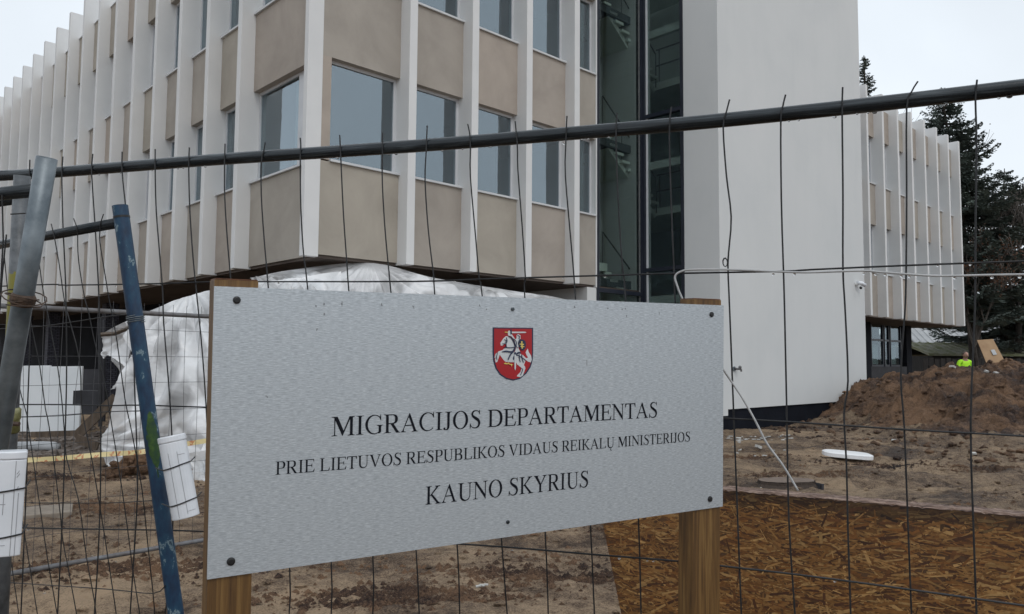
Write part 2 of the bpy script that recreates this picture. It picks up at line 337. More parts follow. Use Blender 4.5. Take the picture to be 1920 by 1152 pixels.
tag(pebbles('gravel', 260, (-7, 13, 5, 20), .005, .022, M_palestone, .6), 'pale stones scattered over the wet mud', 'gravel', kind='stuff')

# ------------------------------------------------------------------ office building
AZ = math.radians(46.3); UP = Vector((0, 0, 1))
dR = Vector((math.sin(AZ), math.cos(AZ), 0)); dL = Vector((-math.cos(AZ), math.sin(AZ), 0))
nR = Vector((math.cos(AZ), -math.sin(AZ), 0)); nL = Vector((-math.sin(AZ), -math.cos(AZ), 0))
P0 = Vector((-3.411, 13.523, 0))
bld = thing('office_building', P0, 'office block with white vertical fins, tan panels and a blank white stair tower', 'office building')
Z0, SILL1, HEAD1, SILL2, HEAD2, ZR = 3.45, 5.16, 7.04, 8.67, 10.55, 12.1
SP = [(Z0, SILL1), (HEAD1, SILL2), (HEAD2, ZR)]; WN = [(SILL1, HEAD1), (SILL2, HEAD2)]
def bx(name, mat, O, d, n, *a, bevel=0, parent=None):
    return obj(name, MB().box(O, d, n, *a), mat, parent or bld, bevel=bevel)
def window(O, d, n, t0, t1, z0, z1, mull=None, off=-.13, blind=None, extra=None):
    f = MB(); w_ = .055
    f.box(O, d, n, t0, t1, off - .06, off, z0, z0 + w_); f.box(O, d, n, t0, t1, off - .06, off, z1 - w_, z1)
    f.box(O, d, n, t0, t0 + w_, off - .058, off - .002, z0 + w_, z1 - w_); f.box(O, d, n, t1 - w_, t1, off - .058, off - .002, z0 + w_, z1 - w_)
    if mull: f.box(O, d, n, t0 + w_, mull + .045, off - .058, off + .003, z0 + w_, z1 - w_)
    fr = obj('window', f, M_frame, bld)
    p = MB(); c = [O + d * t + n * (off - .03) + UP * (z - O.z) for t, z in ((t0 + w_, z0 + w_), (t1 - w_, z0 + w_), (t1 - w_, z1 - w_), (t0 + w_, z1 - w_))]
    p.box(O, d, n, t0 + w_, t1 - w_, off - .036, off - .03, z0 + w_, z1 - w_)
    obj('pane', p, M_glass, fr)
    s = MB().box(O, d, n, t0 - .0, t1 + .0, off + .002, .05, z0 - .028, z0 + .012)
    obj('sill', s, M_cap, fr)
    if blind:
        obj('blind', MB().box(O, d, n, blind[0], blind[1], off - .24, off - .225, z0 + .03, z1), M_blind, fr)
    return fr
def facade(O, d, n, fins, first, last, fw=.18, fo=.30, ztop=12.92, seed=1, d0=0, flip=False):
    """fins: start positions t of the fins; bays lie between them"""
    r = random.Random(seed)
    for t in fins: bx('fin', M_fin, O, d, n, t, t + fw, -.28, fo, Z0 - .05, ztop, bevel=.008)
    ed = [first] + [t for t in fins] + [last]
    st = first
    bays = []
    for t in fins:
        if t - st > .1: bays.append((st, t))
        st = t + fw
    if last - st > .1: bays.append((st, last))
    for i, (a, b_) in enumerate(bays):
        for k, (z0, z1) in enumerate(SP):
            bx('spandrel_panel', M_tan, O, d, n, a, b_, -.26, 0, z0, z1 - .03)
        bx('parapet_cap', M_cap, O, d, n, a, b_, -.27, .03, ZR - .03, ZR)
        for k, (z0, z1) in enumerate(WN):
            if i == 0 and d0:
                bx('wall_strip', M_tan, O, d, n, a, a + d0, -.25, -.001, z0, z1)
                if d0 > .2: window(O, d, n, a + d0, b_, z0, z1, mull=1.04, blind=(1.10, 1.62))
                else: window(O, d, n, a + d0, b_, z0, z1)
            else:
                q_ = r.random(); window(O, d, n, a, b_, z0, z1, blind=(a + .1, a + (b_ - a) * r.uniform(.3, .7)) if q_ < .4 else None)
    return bays
facade(P0, dR, nR, [1.68 + 1.575 * k for k in range(4)], 0.0, 7.5, d0=.18, seed=2)
bx('corner_post', M_fin, P0, dR, nR, 7.5, 7.54, -.28, .02, Z0 - .05, 12.5)
facade(P0, dL, nL, [2.74 + 1.63 * k for k in range(22)], .12, 40, d0=.28, fw=.17, seed=3)
bx('fin', M_fin, P0, dL, nL, -.012, .12, .001, .30, Z0 - .05, 12.92, bevel=.008)
# slabs, soffit, ground floor
def slab(name, mat, z0, z1, a0=.02, a1=9.3, b0=.02, b1=41):
    c = [P0 + dR * a + dL * b_ for a, b_ in ((a0, b0), (a1, b0), (a1, b1), (a0, b1))]
    vs = [Vector((p.x, p.y, z)) for z in (z0, z1) for p in c]
    obj(name, MB().add(vs, [(3, 2, 1, 0), (4, 5, 6, 7), (0, 1, 5, 4), (1, 2, 6, 5), (2, 3, 7, 6), (3, 0, 4, 7)]), mat, bld)
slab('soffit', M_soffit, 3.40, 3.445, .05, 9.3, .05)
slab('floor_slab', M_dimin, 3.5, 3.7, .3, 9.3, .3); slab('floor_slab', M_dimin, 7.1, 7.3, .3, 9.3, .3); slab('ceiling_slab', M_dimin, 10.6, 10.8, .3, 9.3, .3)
slab('roof', M_cap, 11.9, 12.0, .3, 9.3, .3)
bx('rear_wall', M_white, P0, dL, nL, 0, 41, -9.35, -9.30, 0, 12.1)
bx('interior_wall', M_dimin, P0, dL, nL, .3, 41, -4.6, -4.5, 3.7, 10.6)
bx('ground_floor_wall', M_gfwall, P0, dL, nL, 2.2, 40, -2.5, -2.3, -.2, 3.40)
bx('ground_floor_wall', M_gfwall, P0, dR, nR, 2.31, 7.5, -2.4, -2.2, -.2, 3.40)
bx('end_pier', M_white, P0, dR, nR, 7.2, 7.54, -2.2, .0, -.2, 3.39)
for x in (48, 98, 205):
    q = on_plane(x, 640, P0 + nL * -1.2, nL)
    m = noisy('dark_brick', [(.3, (.03, .032, .042)), (.7, (.09, .09, .11))], 30, 6, .8) if x == 48 else m
    if x == 48:
        t_ = m.node_tree; bk = t_.nodes.new('ShaderNodeTexBrick'); bk.inputs['Scale'].default_value = 4; bk.inputs['Color1'].default_value = (.09, .09, .115, 1)
        bk.inputs['Color2'].default_value = (.05, .05, .07, 1); bk.inputs['Mortar'].default_value = (.01, .01, .012, 1); bk.inputs['Mortar Size'].default_value = .03
        mp = mapped(t_); mp.inputs['Rotation'].default_value = (math.radians(90), 0, 0); t_.links.new(mp.outputs[0], bk.inputs[0]); t_.links.new(bk.outputs[0], t_.nodes['Principled BSDF'].inputs['Base Color'])
    obj('brick_pier', MB().box(q, dL, nL, -.22, .22, -.2, .2, -.2, 3.39), m, bld)
# stair hall glazing on the right facade and on the side of the tower
TG = 9.39
def curtain(O, d, n, t0, t1, trans, z0=.35, z1=13.4, gl=M_gclear):
    fr = MB(); fr.box(O, d, n, t0, t0 + .09, -.12, .02, z0, z1); fr.box(O, d, n, t1 - .09, t1, -.12, .02, z0, z1)
    for z in trans: fr.box(O, d, n, t0 + .09, t1 - .09, -.12, .018, z - .05, z + .05)
    f = obj('glazing_frame', fr, M_mull, bld)
    obj('inner_mullion', MB().box(O, d, n, t0 + .10, t0 + .15, -.16, -.03, z0, z1), M_frame, f)
    zz = [z0] + list(trans) + [z1]
    for a, b_ in zip(zz[:-1], zz[1:]): obj('pane', MB().box(O, d, n, t0 + .09, t1 - .09, -.06, -.05, a + .03, b_ - .03), gl, f)
curtain(P0, dR, nR, 7.54, TG, [3.35, 12.0])
Q = P0 + dR * TG
curtain(Q, -dL, -dR, 0.0, 1.28, [3.97, 8.0, 12.0])
# tower: side cheek and front
K = Q - dL * 2.26
bx('tower_side', M_tower, Q, -dL, -dR, 1.28, 2.26, -.30, 0, .35, 14.2)
bx('tower_front', M_tower, K, dR, nR, .30, 8.42, -.30, 0, .5, 14.2)
bx('tower_end', M_tower, K, dR, nR, 8.12, 8.42, -9, -.30, .5, 14.2)
bx('tower_roof', M_cap, K, dR, nR, 3.6, 8.44, -9.02, .02, 14.2, 14.32)
bx('added_skylight', M_gclear, K, dR, nR, .05, 3.55, -5, -.3, 14.2, 14.23)  # unseen glass roof opening, added to let more light into the stair hall
bx('tower_rear', M_tower, K, dR, nR, 0, 8.12, -9.3, -9.0, .5, 14.2)
bx('plinth', M_black, K, dR, nR, .05, 8.3, -.25, -.05, -.3, .498)
bx('plinth', M_black, Q, -dL, -dR, .0, 2.2, -.25, -.05, -.3, .348)
bx('inner_wall', M_inside, P0, dR, nR, 7.56, 17.4, -5.6, -5.5, 0, 14)
bx('inner_wall', M_inside, P0, dR, nR, 12.9, 13.0, -5.5, 1.9, 0, 14)
bx('inner_wall', M_inside, P0, dR, nR, 7.3, 7.4, -5.5, -.3, 0, 12)
st = thing  # stairs: landings and flights, parts of the building
for k in range(4):
    zb = .55 + 3.51 * k
    bx('landing', M_stair, P0, dR, nR, 7.65, 8.2, -5.4, -.2, zb - .2, zb)
    bx('landing', M_stair, P0, dR, nR, 10.5, 12.8, -4.8, 2.1, zb + 1.55, zb + 1.75)
    bx('floor_beam', M_inside, P0, dR, nR, 9.5, 9.62, -5.4, 1.9, zb + 2.55, zb + 2.75)
    for row, (o0, o1, up) in enumerate(((-2.9, -1.7, 1), (-1.5, -.3, -1))):
        f = MB(); T0, T1 = 8.2, 10.5
        for i in range(9):
            if up > 0: t = T0 + .255 * i; z = zb + .175 * (i + 1)
            else: t = T1 - .255 * (i + 1); z = zb + 1.75 + .175 * (i + 1)
            f.box(P0, dR, nR, t - .03, t + .29, o0, o1, z - .07, z)
        obj('stair_flight', f, M_stair, bld)
        zs = (zb - .12, zb + 1.62) if up > 0 else (zb + 1.62, zb + 3.38); ts = (T0, T1) if up > 0 else (T1, T0)
        vs = [P0 + dR * t + nR * o + UP * z for o in (o0 + .1, o1 - .1) for t, z in ((ts[0], zs[0] - .14), (ts[1], zs[1] - .14), (ts[1], zs[1] + .02), (ts[0], zs[0] + .02))]
        obj('stair_soffit', MB().add(vs, [(0, 1, 2, 3), (7, 6, 5, 4), (0, 4, 5, 1), (2, 6, 7, 3), (1, 5, 6, 2), (0, 3, 7, 4)]), M_stair, bld)
        rl = MB(); z_ = lambda f_: zs[0] + (zs[1] - zs[0]) * f_ + .95
        for off in (o0 + .05, o1 - .05):
            rl.tube([P0 + dR * (ts[0] + (ts[1] - ts[0]) * f_) + nR * off + UP * z_(f_) for f_ in (0, 1)], .02, 6)
            for f_ in (0, .33, .66, 1): rl.tube([P0 + dR * (ts[0] + (ts[1] - ts[0]) * f_) + nR * off + UP * z for z in (z_(f_) - .95, z_(f_))], .014, 5)
        obj('handrail', rl, M_greyrail, bld)
    rl = MB()
    for zz_ in (.45, .9): rl.tube([P0 + dR * 10.45 + nR * o + UP * (zb + 1.75 + zz_) for o in (-.3, 2.0)], .02, 6)
    for o in (-.2, .5, 1.2, 1.9): rl.tube([P0 + dR * 10.45 + nR * o + UP * (zb + 1.75 + z) for z in (0, .9)], .016, 5)
    obj('handrail', rl, M_greyrail, bld)
# right wing beyond the tower
E1 = Vector((21.34, 36.50, 0)); WINGZ = 12.25
WO = E1 - dR * 14.2 - nR * .34
for k in range(9):
    t = 14.2 - .17 - 1.545 * k
    bx('fin', M_fin, WO, dR, nR, t, t + .17, -.2, .34, Z0 - .03, WINGZ, bevel=.008)
    if k: 
        a, b_ = t + .17, t + 1.545
        for z0, z1 in SP: bx('spandrel_panel', M_tan, WO, dR, nR, a, b_, -.2, 0, z0, min(z1, 11.9) - .03)
        for z0, z1 in WN: window(WO, dR, nR, a, b_, z0, z1)
bx('wing_end_wall', M_white, WO, dR, nR, 14.0, 14.2, -10, -.2, Z0, WINGZ - .4)
bx('wing_roof', M_cap, WO, dR, nR, 0, 14.0, -10, -.2, 11.7, 11.85)
bx('wing_rear_wall', M_white, WO, dR, nR, 0, 14.0, -10.2, -10, 0, 11.8)
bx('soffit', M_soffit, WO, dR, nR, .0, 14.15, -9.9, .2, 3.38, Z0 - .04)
bx('floor_slab', M_dimin, WO, dR, nR, 0, 14.0, -9.9, -.3, 7.1, 7.3)
WG = -1.3
gq = lambda x, y: (on_plane(x, y, WO + nR * WG, nR) - WO).dot(dR)
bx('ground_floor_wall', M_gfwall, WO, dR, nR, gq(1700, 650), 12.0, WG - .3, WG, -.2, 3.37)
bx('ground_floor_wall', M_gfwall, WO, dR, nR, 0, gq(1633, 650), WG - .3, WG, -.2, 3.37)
bx('window_apron', M_darkboard, WO, dR, nR, gq(1633, 650), gq(1700, 650), WG - .3, WG - .01, -.2, 1.5)
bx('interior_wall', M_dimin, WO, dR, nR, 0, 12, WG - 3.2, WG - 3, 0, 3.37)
for x0, x1 in ((1634, 1657), (1659, 1668), (1670, 1690)):
    t0, t1 = gq(x0, 650), gq(x1, 650)
    fr = MB().box(WO, dR, nR, t0, t0 + .06, WG - .1, WG, 1.5, 3.3); fr.box(WO, dR, nR, t1 - .06, t1, WG - .1, WG, 1.5, 3.3); fr.box(WO, dR, nR, t0 + .06, t1 - .06, WG - .1, WG - .002, 1.5, 1.58); fr.box(WO, dR, nR, t0 + .06, t1 - .06, WG - .1, WG - .002, 2.6, 2.68)
    f = obj('window', fr, M_mull, bld)
    obj('pane', MB().box(WO, dR, nR, t0 + .06, t1 - .06, WG - .06, WG - .05, 1.58, 3.3), M_gclear, f)
    if x0 != 1659: obj('curtain', MB().box(WO, dR, nR, t0 + .1, t1 - .12, WG - .25, WG - .2, 1.6, 2.45), M_blind, f)

# things fixed to the tower
def tw(x, y, o=0): return on_plane(x, y, K + nR * o, nR)
q = tw(1612, 534, .12)
sc_ = thing('security_camera', tw(1606, 535), 'small white security camera on the right edge of the blank white tower', 'camera')
MT = Matrix((dR, nR, UP)).transposed().to_4x4()
def local(M3, p): m = M3.copy(); m.translation = p; return m
b = MB(); b.tube([(-.08, .0, .02), (-.08, .08, .02)], .05, 12); obj('bracket', b, M_white, sc_, local(MT, tw(1606, 535)))
b = MB(); b.tube([(-.12, .08, .06), (.0, .14, .05), (.14, .2, -.01)], [.055, .065, .06], 12); obj('housing', b, M_plast, sc_, local(MT, tw(1606, 535)), smooth=True)
b = MB(); b.sphere((.0, .0, 0), .045, 12, 8); obj('lens', b, M_tie, sc_, local(MT, tw(1614, 540, .2)), smooth=True)
tp = thing('outdoor_tap', tw(1380, 692), 'small metal tap fixed low on the blank white tower just right of the sign', 'tap')
b = MB(); b.tube([(0, 0, 0), (0, .02, 0)], .06, 14); obj('flange', b, M_pole, tp, local(MT, tw(1376, 692)))
b = MB(); b.tube([(0, .02, 0), (.05, .12, 0), (.10, .13, -.01), (.12, .13, -.06)], [.026, .026, .024, .02], 10); b.sphere((.06, .13, .04), .04, 10, 6); obj('spout', b, M_greyrail, tp, local(MT, tw(1376, 692)), smooth=True)
for x in (1362, 1474):
    b = MB(); b.box(tw(x, 700), dR, nR, -.004, .004, -.002, .003, .52, 3.9 if x == 1362 else 3.2); 

# ------------------------------------------------------------------ foreground sign
U_ = Vector((.86376, .50365, .01561)).normalized(); V_ = Vector((.00581, -.03913, .99922)); V_ = (V_ - U_ * V_.dot(U_)).normalized(); W_ = U_.cross(V_)
SO = Vector((-.46705, 1.21306, 1.71385)); SW, SH = 1.10, .4555
MS = Matrix((U_, V_, W_)).transposed().to_4x4(); MS.translation = SO    # x right, y up, z towards the viewer; y=0 at the top edge
MSi = MS.inverted()
def sl(x, y):
    p = MSi @ on_plane(x, y, SO, W_); return (p.x, p.y)
sign = thing('information_sign', Vector((-.1, 1.5, 0)), 'brushed metal office sign with red crest and black lettering on two timber posts', 'sign')
m, t, p = nodemat('brushed_aluminium'); M_alu = m
mp = mapped(t, (15, 190, 1)); n1 = N(t, 'ShaderNodeTexNoise', Scale=5, Detail=2, Roughness=.6); t.links.new(mp.outputs[0], n1.inputs[0])
mp2 = mapped(t, (30, 300, 1)); n2 = N(t, 'ShaderNodeTexNoise', Scale=5, Detail=4, Roughness=.7); t.links.new(mp2.outputs[0], n2.inputs[0])
av = N(t, 'ShaderNodeMath', operation='ADD'); t.links.new(n1.outputs[0], av.inputs[0]); t.links.new(n2.outputs[0], av.inputs[1])
r = ramp(t, av.outputs[0], [(.38, (.35, .385, .415)), (.5, (.49, .53, .565)), (.62, (.66, .70, .735))])
r.color_ramp.interpolation = 'LINEAR'
hf = N(t, 'ShaderNodeMath', operation='MULTIPLY'); hf.inputs[1].default_value = .5; t.links.new(av.outputs[0], hf.inputs[0]); t.links.new(hf.outputs[0], r.inputs[0])
t.links.new(r.outputs[0], p.inputs['Base Color']); p.inputs['Metallic'].default_value = .5; p.inputs['Roughness'].default_value = .45
bp = N(t, 'ShaderNodeBump', Strength=.16, Distance=.001); t.links.new(av.outputs[0], bp.inputs['Height']); t.links.new(bp.outputs[0], p.inputs['Normal'])
b = MB(); b.prism([(0, 0), (0, -SH), (SW, -SH), (SW, 0)], -.004, 0); plate = obj('sign_plate', b, M_alu, sign, MS, bevel=.0006)
def post(x0, x1, ztop, mat):
    c = MB(); c.add([(x0, y, z) for y in (ztop,) for z in (-.0045,)] , [])
    c.v = []; c.prism([(x0, ztop), (x0, -1.75), (x1, -1.75), (x1, ztop)], -.050, -.0045)
    o = obj('wooden_post', c, mat, sign, MS, bevel=.0015)
    cap = MB(); cap.prism([(x0 + .001, ztop + .0004), (x1 - .001, ztop + .0004), (x1 - .001, ztop + .0022), (x0 + .001, ztop + .0022)], -.049, -.0055)
    obj('end_grain', cap, M_woodend, o, MS)
m, t, p = nodemat('post_timber'); M_post = m
mp = mapped(t, (55, 1.6, 30)); n1 = N(t, 'ShaderNodeTexNoise', Scale=1.6, Detail=8, Roughness=.65, Distortion=.9); t.links.new(mp.outputs[0], n1.inputs[0])
r = ramp(t, n1.outputs[0], [(.30, (.048, .021, .005)), (.5, (.125, .062, .016)), (.68, (.21, .118, .036))]); t.links.new(r.outputs[0], p.inputs['Base Color'])
mp2 = mapped(t, (14, 7, 10)); vo = N(t, 'ShaderNodeTexVoronoi', Scale=1.1); t.links.new(mp2.outputs[0], vo.inputs[0])
kr = ramp(t, vo.outputs[0], [(.05, (.25, .25, .25)), (.16, (1, 1, 1))]); mm = N(t, 'ShaderNodeMix', data_type='RGBA', blend_type='MULTIPLY'); mm.inputs[0].default_value = .8
t.links.new(r.outputs[0], mm.inputs[6]); t.links.new(kr.outputs[0], mm.inputs[7]); t.links.new(mm.outputs[2], p.inputs['Base Color'])
p.inputs['Roughness'].default_value = .55; bp = N(t, 'ShaderNodeBump', Strength=.4, Distance=.002); t.links.new(n1.outputs[0], bp.inputs['Height']); t.links.new(bp.outputs[0], p.inputs['Normal'])
lx = [sl(x, 1080)[0] for x in (388, 473)]; rx = [sl(x, 958)[0] for x in (1302, 1347)]
post(.001, max(lx[1], .05), .011, M_post); post(rx[0], SW - .004, .012, M_post)
# screws
b0 = MB(); 
for x, y, r_ in ((444, 563, .0062), (1334, 590, .0062), (433, 1053, .0066), (1331, 936, .0066), (961, 580, .0036), (952, 979, .0036)):
    a = sl(x, y); b = MB(); b.tube([(a[0], a[1], .0002), (a[0], a[1], .0022), (a[0], a[1], .0030)], [r_, r_ * .95, r_ * .6], 14)
    s_ = obj('screw_head' if r_ > .005 else 'rivet', b, M_tie if r_ > .005 else M_rail, plate, MS)
    b = MB(); b.tube([(a[0], a[1], -.0001), (a[0], a[1], .0003)], r_ * 1.25, 14); 
# dents and scratches in the plate
b = MB()
for x, y in ((499, 742), (592, 574), (594, 617), (608, 588), (607, 570), (716, 570), (774, 574), (899, 572), (911, 579), (1077, 574), (1140, 578), (1166, 579), (1172, 578), (1175, 592), (1236, 586), (641, 569)):
    a = sl(x, y)
    for k in range(2):
        dx, dy = random.uniform(-.0015, .0015), random.uniform(-.0015, .0015); L = random.uniform(.002, .004)
        b.prism([(a[0] + dx, a[1] + dy), (a[0] + dx + .0007, a[1] + dy), (a[0] + dx + .001, a[1] + dy - L), (a[0] + dx + .0004, a[1] + dy - L)], .0001, .0005)
a = sl(1100, 675); b.prism([(a[0], a[1]), (a[0] + .0006, a[1]), (a[0] + .0009, a[1] - .012), (a[0] + .0003, a[1] - .012)], .0001, .0005)
a = sl(641, 565); b.prism([(a[0], a[1]), (a[0] + .0006, a[1]), (a[0] + .0006, a[1] - .009), (a[0], a[1] - .009)], .0001, .0005)
obj('scratch_marks', b, M_greyrail, plate, MS)

# serif capitals, 1000 units to the em
def bez(p0, p1, p2, n=8):
    return [((1 - t) ** 2 * p0[0] + 2 * t * (1 - t) * p1[0] + t * t * p2[0], (1 - t) ** 2 * p0[1] + 2 * t * (1 - t) * p1[1] + t * t * p2[1]) for t in [i / n for i in range(n + 1)]]
def stem(x0, x1, y0=0, y1=662, bl=88, br=88, tl=88, tr=88):
    p = []
    if bl: p += [(x0 - bl, y0), (x0 - bl, y0 + 19)] + bez((x0 - bl * .55, y0 + 22), (x0, y0 + 24), (x0, y0 + 75), 4)
    else: p += [(x0, y0)]
    if tl: p += bez((x0, y1 - 75), (x0, y1 - 24), (x0 - tl * .55, y1 - 22), 4) + [(x0 - tl, y1 - 19), (x0 - tl, y1)]
    else: p += [(x0, y1)]
    if tr: p += [(x1 + tr, y1), (x1 + tr, y1 - 19)] + bez((x1 + tr * .55, y1 - 22), (x1, y1 - 24), (x1, y1 - 75), 4)
    else: p += [(x1, y1)]
    if br: p += bez((x1, y0 + 75), (x1, y0 + 24), (x1 + br * .55, y0 + 22), 4) + [(x1 + br, y0 + 19), (x1 + br, y0)]
    else: p += [(x1, y0)]
    return p
def arc(cx, cy, rx, ry, icx, irx, iry, a0, a1, n=30):
    A = [math.radians(a0 + (a1 - a0) * i / n) for i in range(n + 1)]
    return [(cx + rx * math.cos(a), cy + ry * math.sin(a)) for a in A] + [(icx + irx * math.cos(a), cy + iry * math.sin(a)) for a in reversed(A)]
def vstroke(pts, ws, n=6):
    P = []; Wd = []
    for i in range(len(pts) - 1):
        q = [pts[max(i - 1, 0)], pts[i], pts[i + 1], pts[min(i + 2, len(pts) - 1)]]
        for k in range(n):
            t = k / n; P.append(tuple(.5 * ((2 * q[1][j]) + (-q[0][j] + q[2][j]) * t + (2 * q[0][j] - 5 * q[1][j] + 4 * q[2][j] - q[3][j]) * t * t + (-q[0][j] + 3 * q[1][j] - 3 * q[2][j] + q[3][j]) * t ** 3) for j in (0, 1)))
            Wd.append(ws[i] * (1 - t) + ws[i + 1] * t)
    P.append(pts[-1]); Wd.append(ws[-1]); L = []; Rr = []
    for i, p in enumerate(P):
        a = P[max(i - 1, 0)]; c = P[min(i + 1, len(P) - 1)]; dx, dy = c[0] - a[0], c[1] - a[1]; l = math.hypot(dx, dy) or 1
        nx_, ny_ = -dy / l, dx / l; L.append((p[0] + nx_ * Wd[i] / 2, p[1] + ny_ * Wd[i] / 2)); Rr.append((p[0] - nx_ * Wd[i] / 2, p[1] - ny_ * Wd[i] / 2))
    return L + Rr[::-1]
def bowl(x0, y0, y1, xm, xr, xi, w=34):
    o = [(x0, y1)] + bez((xm, y1), (xr, y1), (xr, (y0 + y1) / 2), 9) + bez((xr, (y0 + y1) / 2), (xr, y0), (xm, y0), 9)[1:] + [(x0, y0)]
    i = [(x0, y0 + w)] + bez((xm - 20, y0 + w), (xi, y0 + w), (xi, (y0 + y1) / 2), 9) + bez((xi, (y0 + y1) / 2), (xi, y1 - w), (xm - 20, y1 - w), 9)[1:] + [(x0, y1 - w)]
    return o + i
ARM_T = [(200, 625), (500, 625), (535, 519), (556, 519), (548, 662), (200, 662)]
ARM_B = [(200, 0), (560, 0), (597, 169), (570, 169), (500, 37), (200, 37)]
UU = [stem(115, 217, 300, 662, 0, 0, 95, 95), stem(566, 602, 300, 662, 0, 0, 92, 92), vstroke([(166, 310), (168, 200), (200, 95), (280, 30), (385, 6), (490, 35), (560, 110), (583, 200), (584, 310)], [102, 102, 92, 68, 44, 38, 36, 36, 36])]
GL = {
 'I': (333, [stem(117, 216)]),
 'M': (889, [stem(112, 148, bl=96, br=78, tl=0, tr=0), [(12, 662), (232, 662), (470, 150), (418, 0), (404, 0), (120, 600), (90, 632), (12, 643)], [(404, 0), (424, 0), (700, 600), (700, 662), (665, 662), (428, 120)], stem(686, 788, tl=30, bl=78, br=75, tr=75)]),
 'G': (722, [arc(372, 331, 340, 345, 392, 262, 312, 42, 318), [(600, 676), (622, 676), (634, 470), (612, 470), (560, 575), (590, 600)], stem(542, 638, 60, 308, 0, 0, 78, 72), [(542, 60), (638, 60), (600, 28), (560, 8), (500, 20)]]),
 'R': (667, [stem(102, 203, tr=0, br=92), bowl(203, 318, 662, 360, 560, 450), [(262, 340), (395, 326), (590, 50), (615, 28), (659, 19), (659, 0), (500, 0)]]),
 'P': (556, [stem(102, 203, tr=0, br=88), bowl(203, 295, 662, 340, 542, 436)]),
 'B': (667, [stem(103, 205, tr=0, br=0), bowl(205, 335, 662, 350, 560, 448), bowl(205, 0, 352, 370, 596, 478, 36)]),
 'D': (722, [stem(104, 206, tr=0, br=0), bowl(206, 0, 662, 330, 690, 574, 38)]),
 'A': (722, [[(343, 674), (373, 674), (600, 110), (640, 35), (706, 19), (706, 0), (451, 0), (451, 19), (520, 32), (515, 75), (318, 560)], [(15, 0), (15, 19), (70, 45), (100, 100), (343, 674), (352, 590), (130, 90), (140, 28), (213, 19), (213, 0)], [(190, 218), (460, 218), (446, 257), (206, 257)]]),
 'C': (667, [arc(365, 331, 337, 345, 388, 258, 312, 42, 316), [(595, 676), (617, 676), (630, 470), (606, 470), (555, 575), (585, 600)]]),
 'J': (389, [stem(183, 284, 130, 662, 0, 0, 88, 86), vstroke([(233, 140), (225, 70), (185, 15), (120, -2), (70, 12)], [101, 90, 62, 36, 40]), arc(66, 38, 46, 46, 66, 1, 1, 0, 360, 16)]),
 'O': (722, [arc(361, 331, 327, 345, 361, 216, 313, 0, 359.9, 40)]),
 'S': (556, [vstroke([(452, 545), (405, 628), (300, 655), (195, 625), (140, 540), (175, 450), (290, 370), (405, 290), (452, 180), (405, 60), (290, 5), (170, 25), (95, 95), (62, 180)], [14, 22, 38, 66, 78, 92, 112, 112, 94, 72, 42, 34, 22, 12]), [(448, 676), (470, 676), (478, 515), (455, 515), (425, 610)], [(40, -14), (62, -14), (90, 60), (68, 172), (44, 172)]]),
 'E': (611, [stem(102, 203, tr=0, br=0), ARM_T, ARM_B, [(203, 325), (410, 325), (432, 248), (456, 248), (456, 440), (432, 440), (410, 362), (203, 362)]]),
 'L': (611, [stem(102, 203, tr=88, br=0), ARM_B]),
 'T': (611, [stem(255, 356, 0, 630, 90, 90, 0, 0), [(17, 492), (40, 492), (90, 622), (520, 622), (570, 492), (593, 492), (585, 662), (27, 662)]]),
 'N': (722, [stem(112, 148, 0, 600, 98, 92, 0, 0), [(12, 662), (178, 662), (612, 130), (612, -11), (590, -11), (115, 590), (80, 630), (12, 643)], stem(576, 612, 0, 662, 0, 0, 92, 92)]),
 'U': (722, UU),
 'Ų': (722, UU + [vstroke([(455, 20), (400, -60), (385, -130), (425, -175), (500, -160)], [30, 46, 56, 40, 16])]),
 'V': (722, [[(15, 662), (15, 643), (75, 625), (345, -11), (372, -11), (375, 120), (205, 600), (210, 632), (265, 643), (265, 662)], [(355, -11), (372, -11), (618, 600), (650, 632), (704, 643), (704, 662), (495, 662), (495, 643), (560, 630), (575, 600), (385, 120)]]),
 'K': (722, [stem(103, 205), [(200, 330), (235, 340), (470, 600), (480, 625), (430, 643), (430, 662), (665, 662), (665, 643), (580, 620), (300, 348), (240, 300)], [(230, 345), (310, 372), (600, 65), (650, 32), (722, 19), (722, 0), (455, 0), (455, 19), (500, 30), (490, 60)]]),
 'Y': (722, [stem(312, 412, 0, 300, 88, 88, 0, 0), [(22, 662), (22, 643), (75, 630), (312, 295), (412, 295), (385, 350), (225, 610), (235, 635), (300, 643), (300, 662)], [(365, 295), (412, 295), (600, 590), (640, 630), (703, 643), (703, 662), (480, 662), (480, 643), (545, 630), (550, 600)]]),
}
M_ink = noisy('engraved_black', [(.3, (.003, .004, .008)), (.7, (.006, .008, .014))], 20, 3, .7, spec=.2)
def line(text, u0, u1, base_v, cap_h):
    tot = sum(250 if c == ' ' else GL[c][0] for c in text) - 30; W0 = (u1 - u0) * SW; s = W0 / tot; sy = cap_h / 662.; x = -14
    b = MB(); k = 0
    for c in text:
        if c == ' ': x += 250; continue
        w_, ps = GL[c]
        for p_ in ps:
            k += 1; b.poly([(u0 * SW + (x + a) * s, -base_v * SH + c2 * sy) for a, c2 in p_], .0004 + .00003 * (k % 5))
        x += w_
    return obj('lettering', b, M_ink, plate, MS)
line('MIGRACIJOS DEPARTAMENTAS', .1745, .8238, .539, .0325)
line('PRIE LIETUVOS RESPUBLIKOS VIDAUS REIKALŲ MINISTERIJOS', .0912, .9093, .664, .0213)
line('KAUNO SKYRIUS', .3330, .6600, .829, .0325)
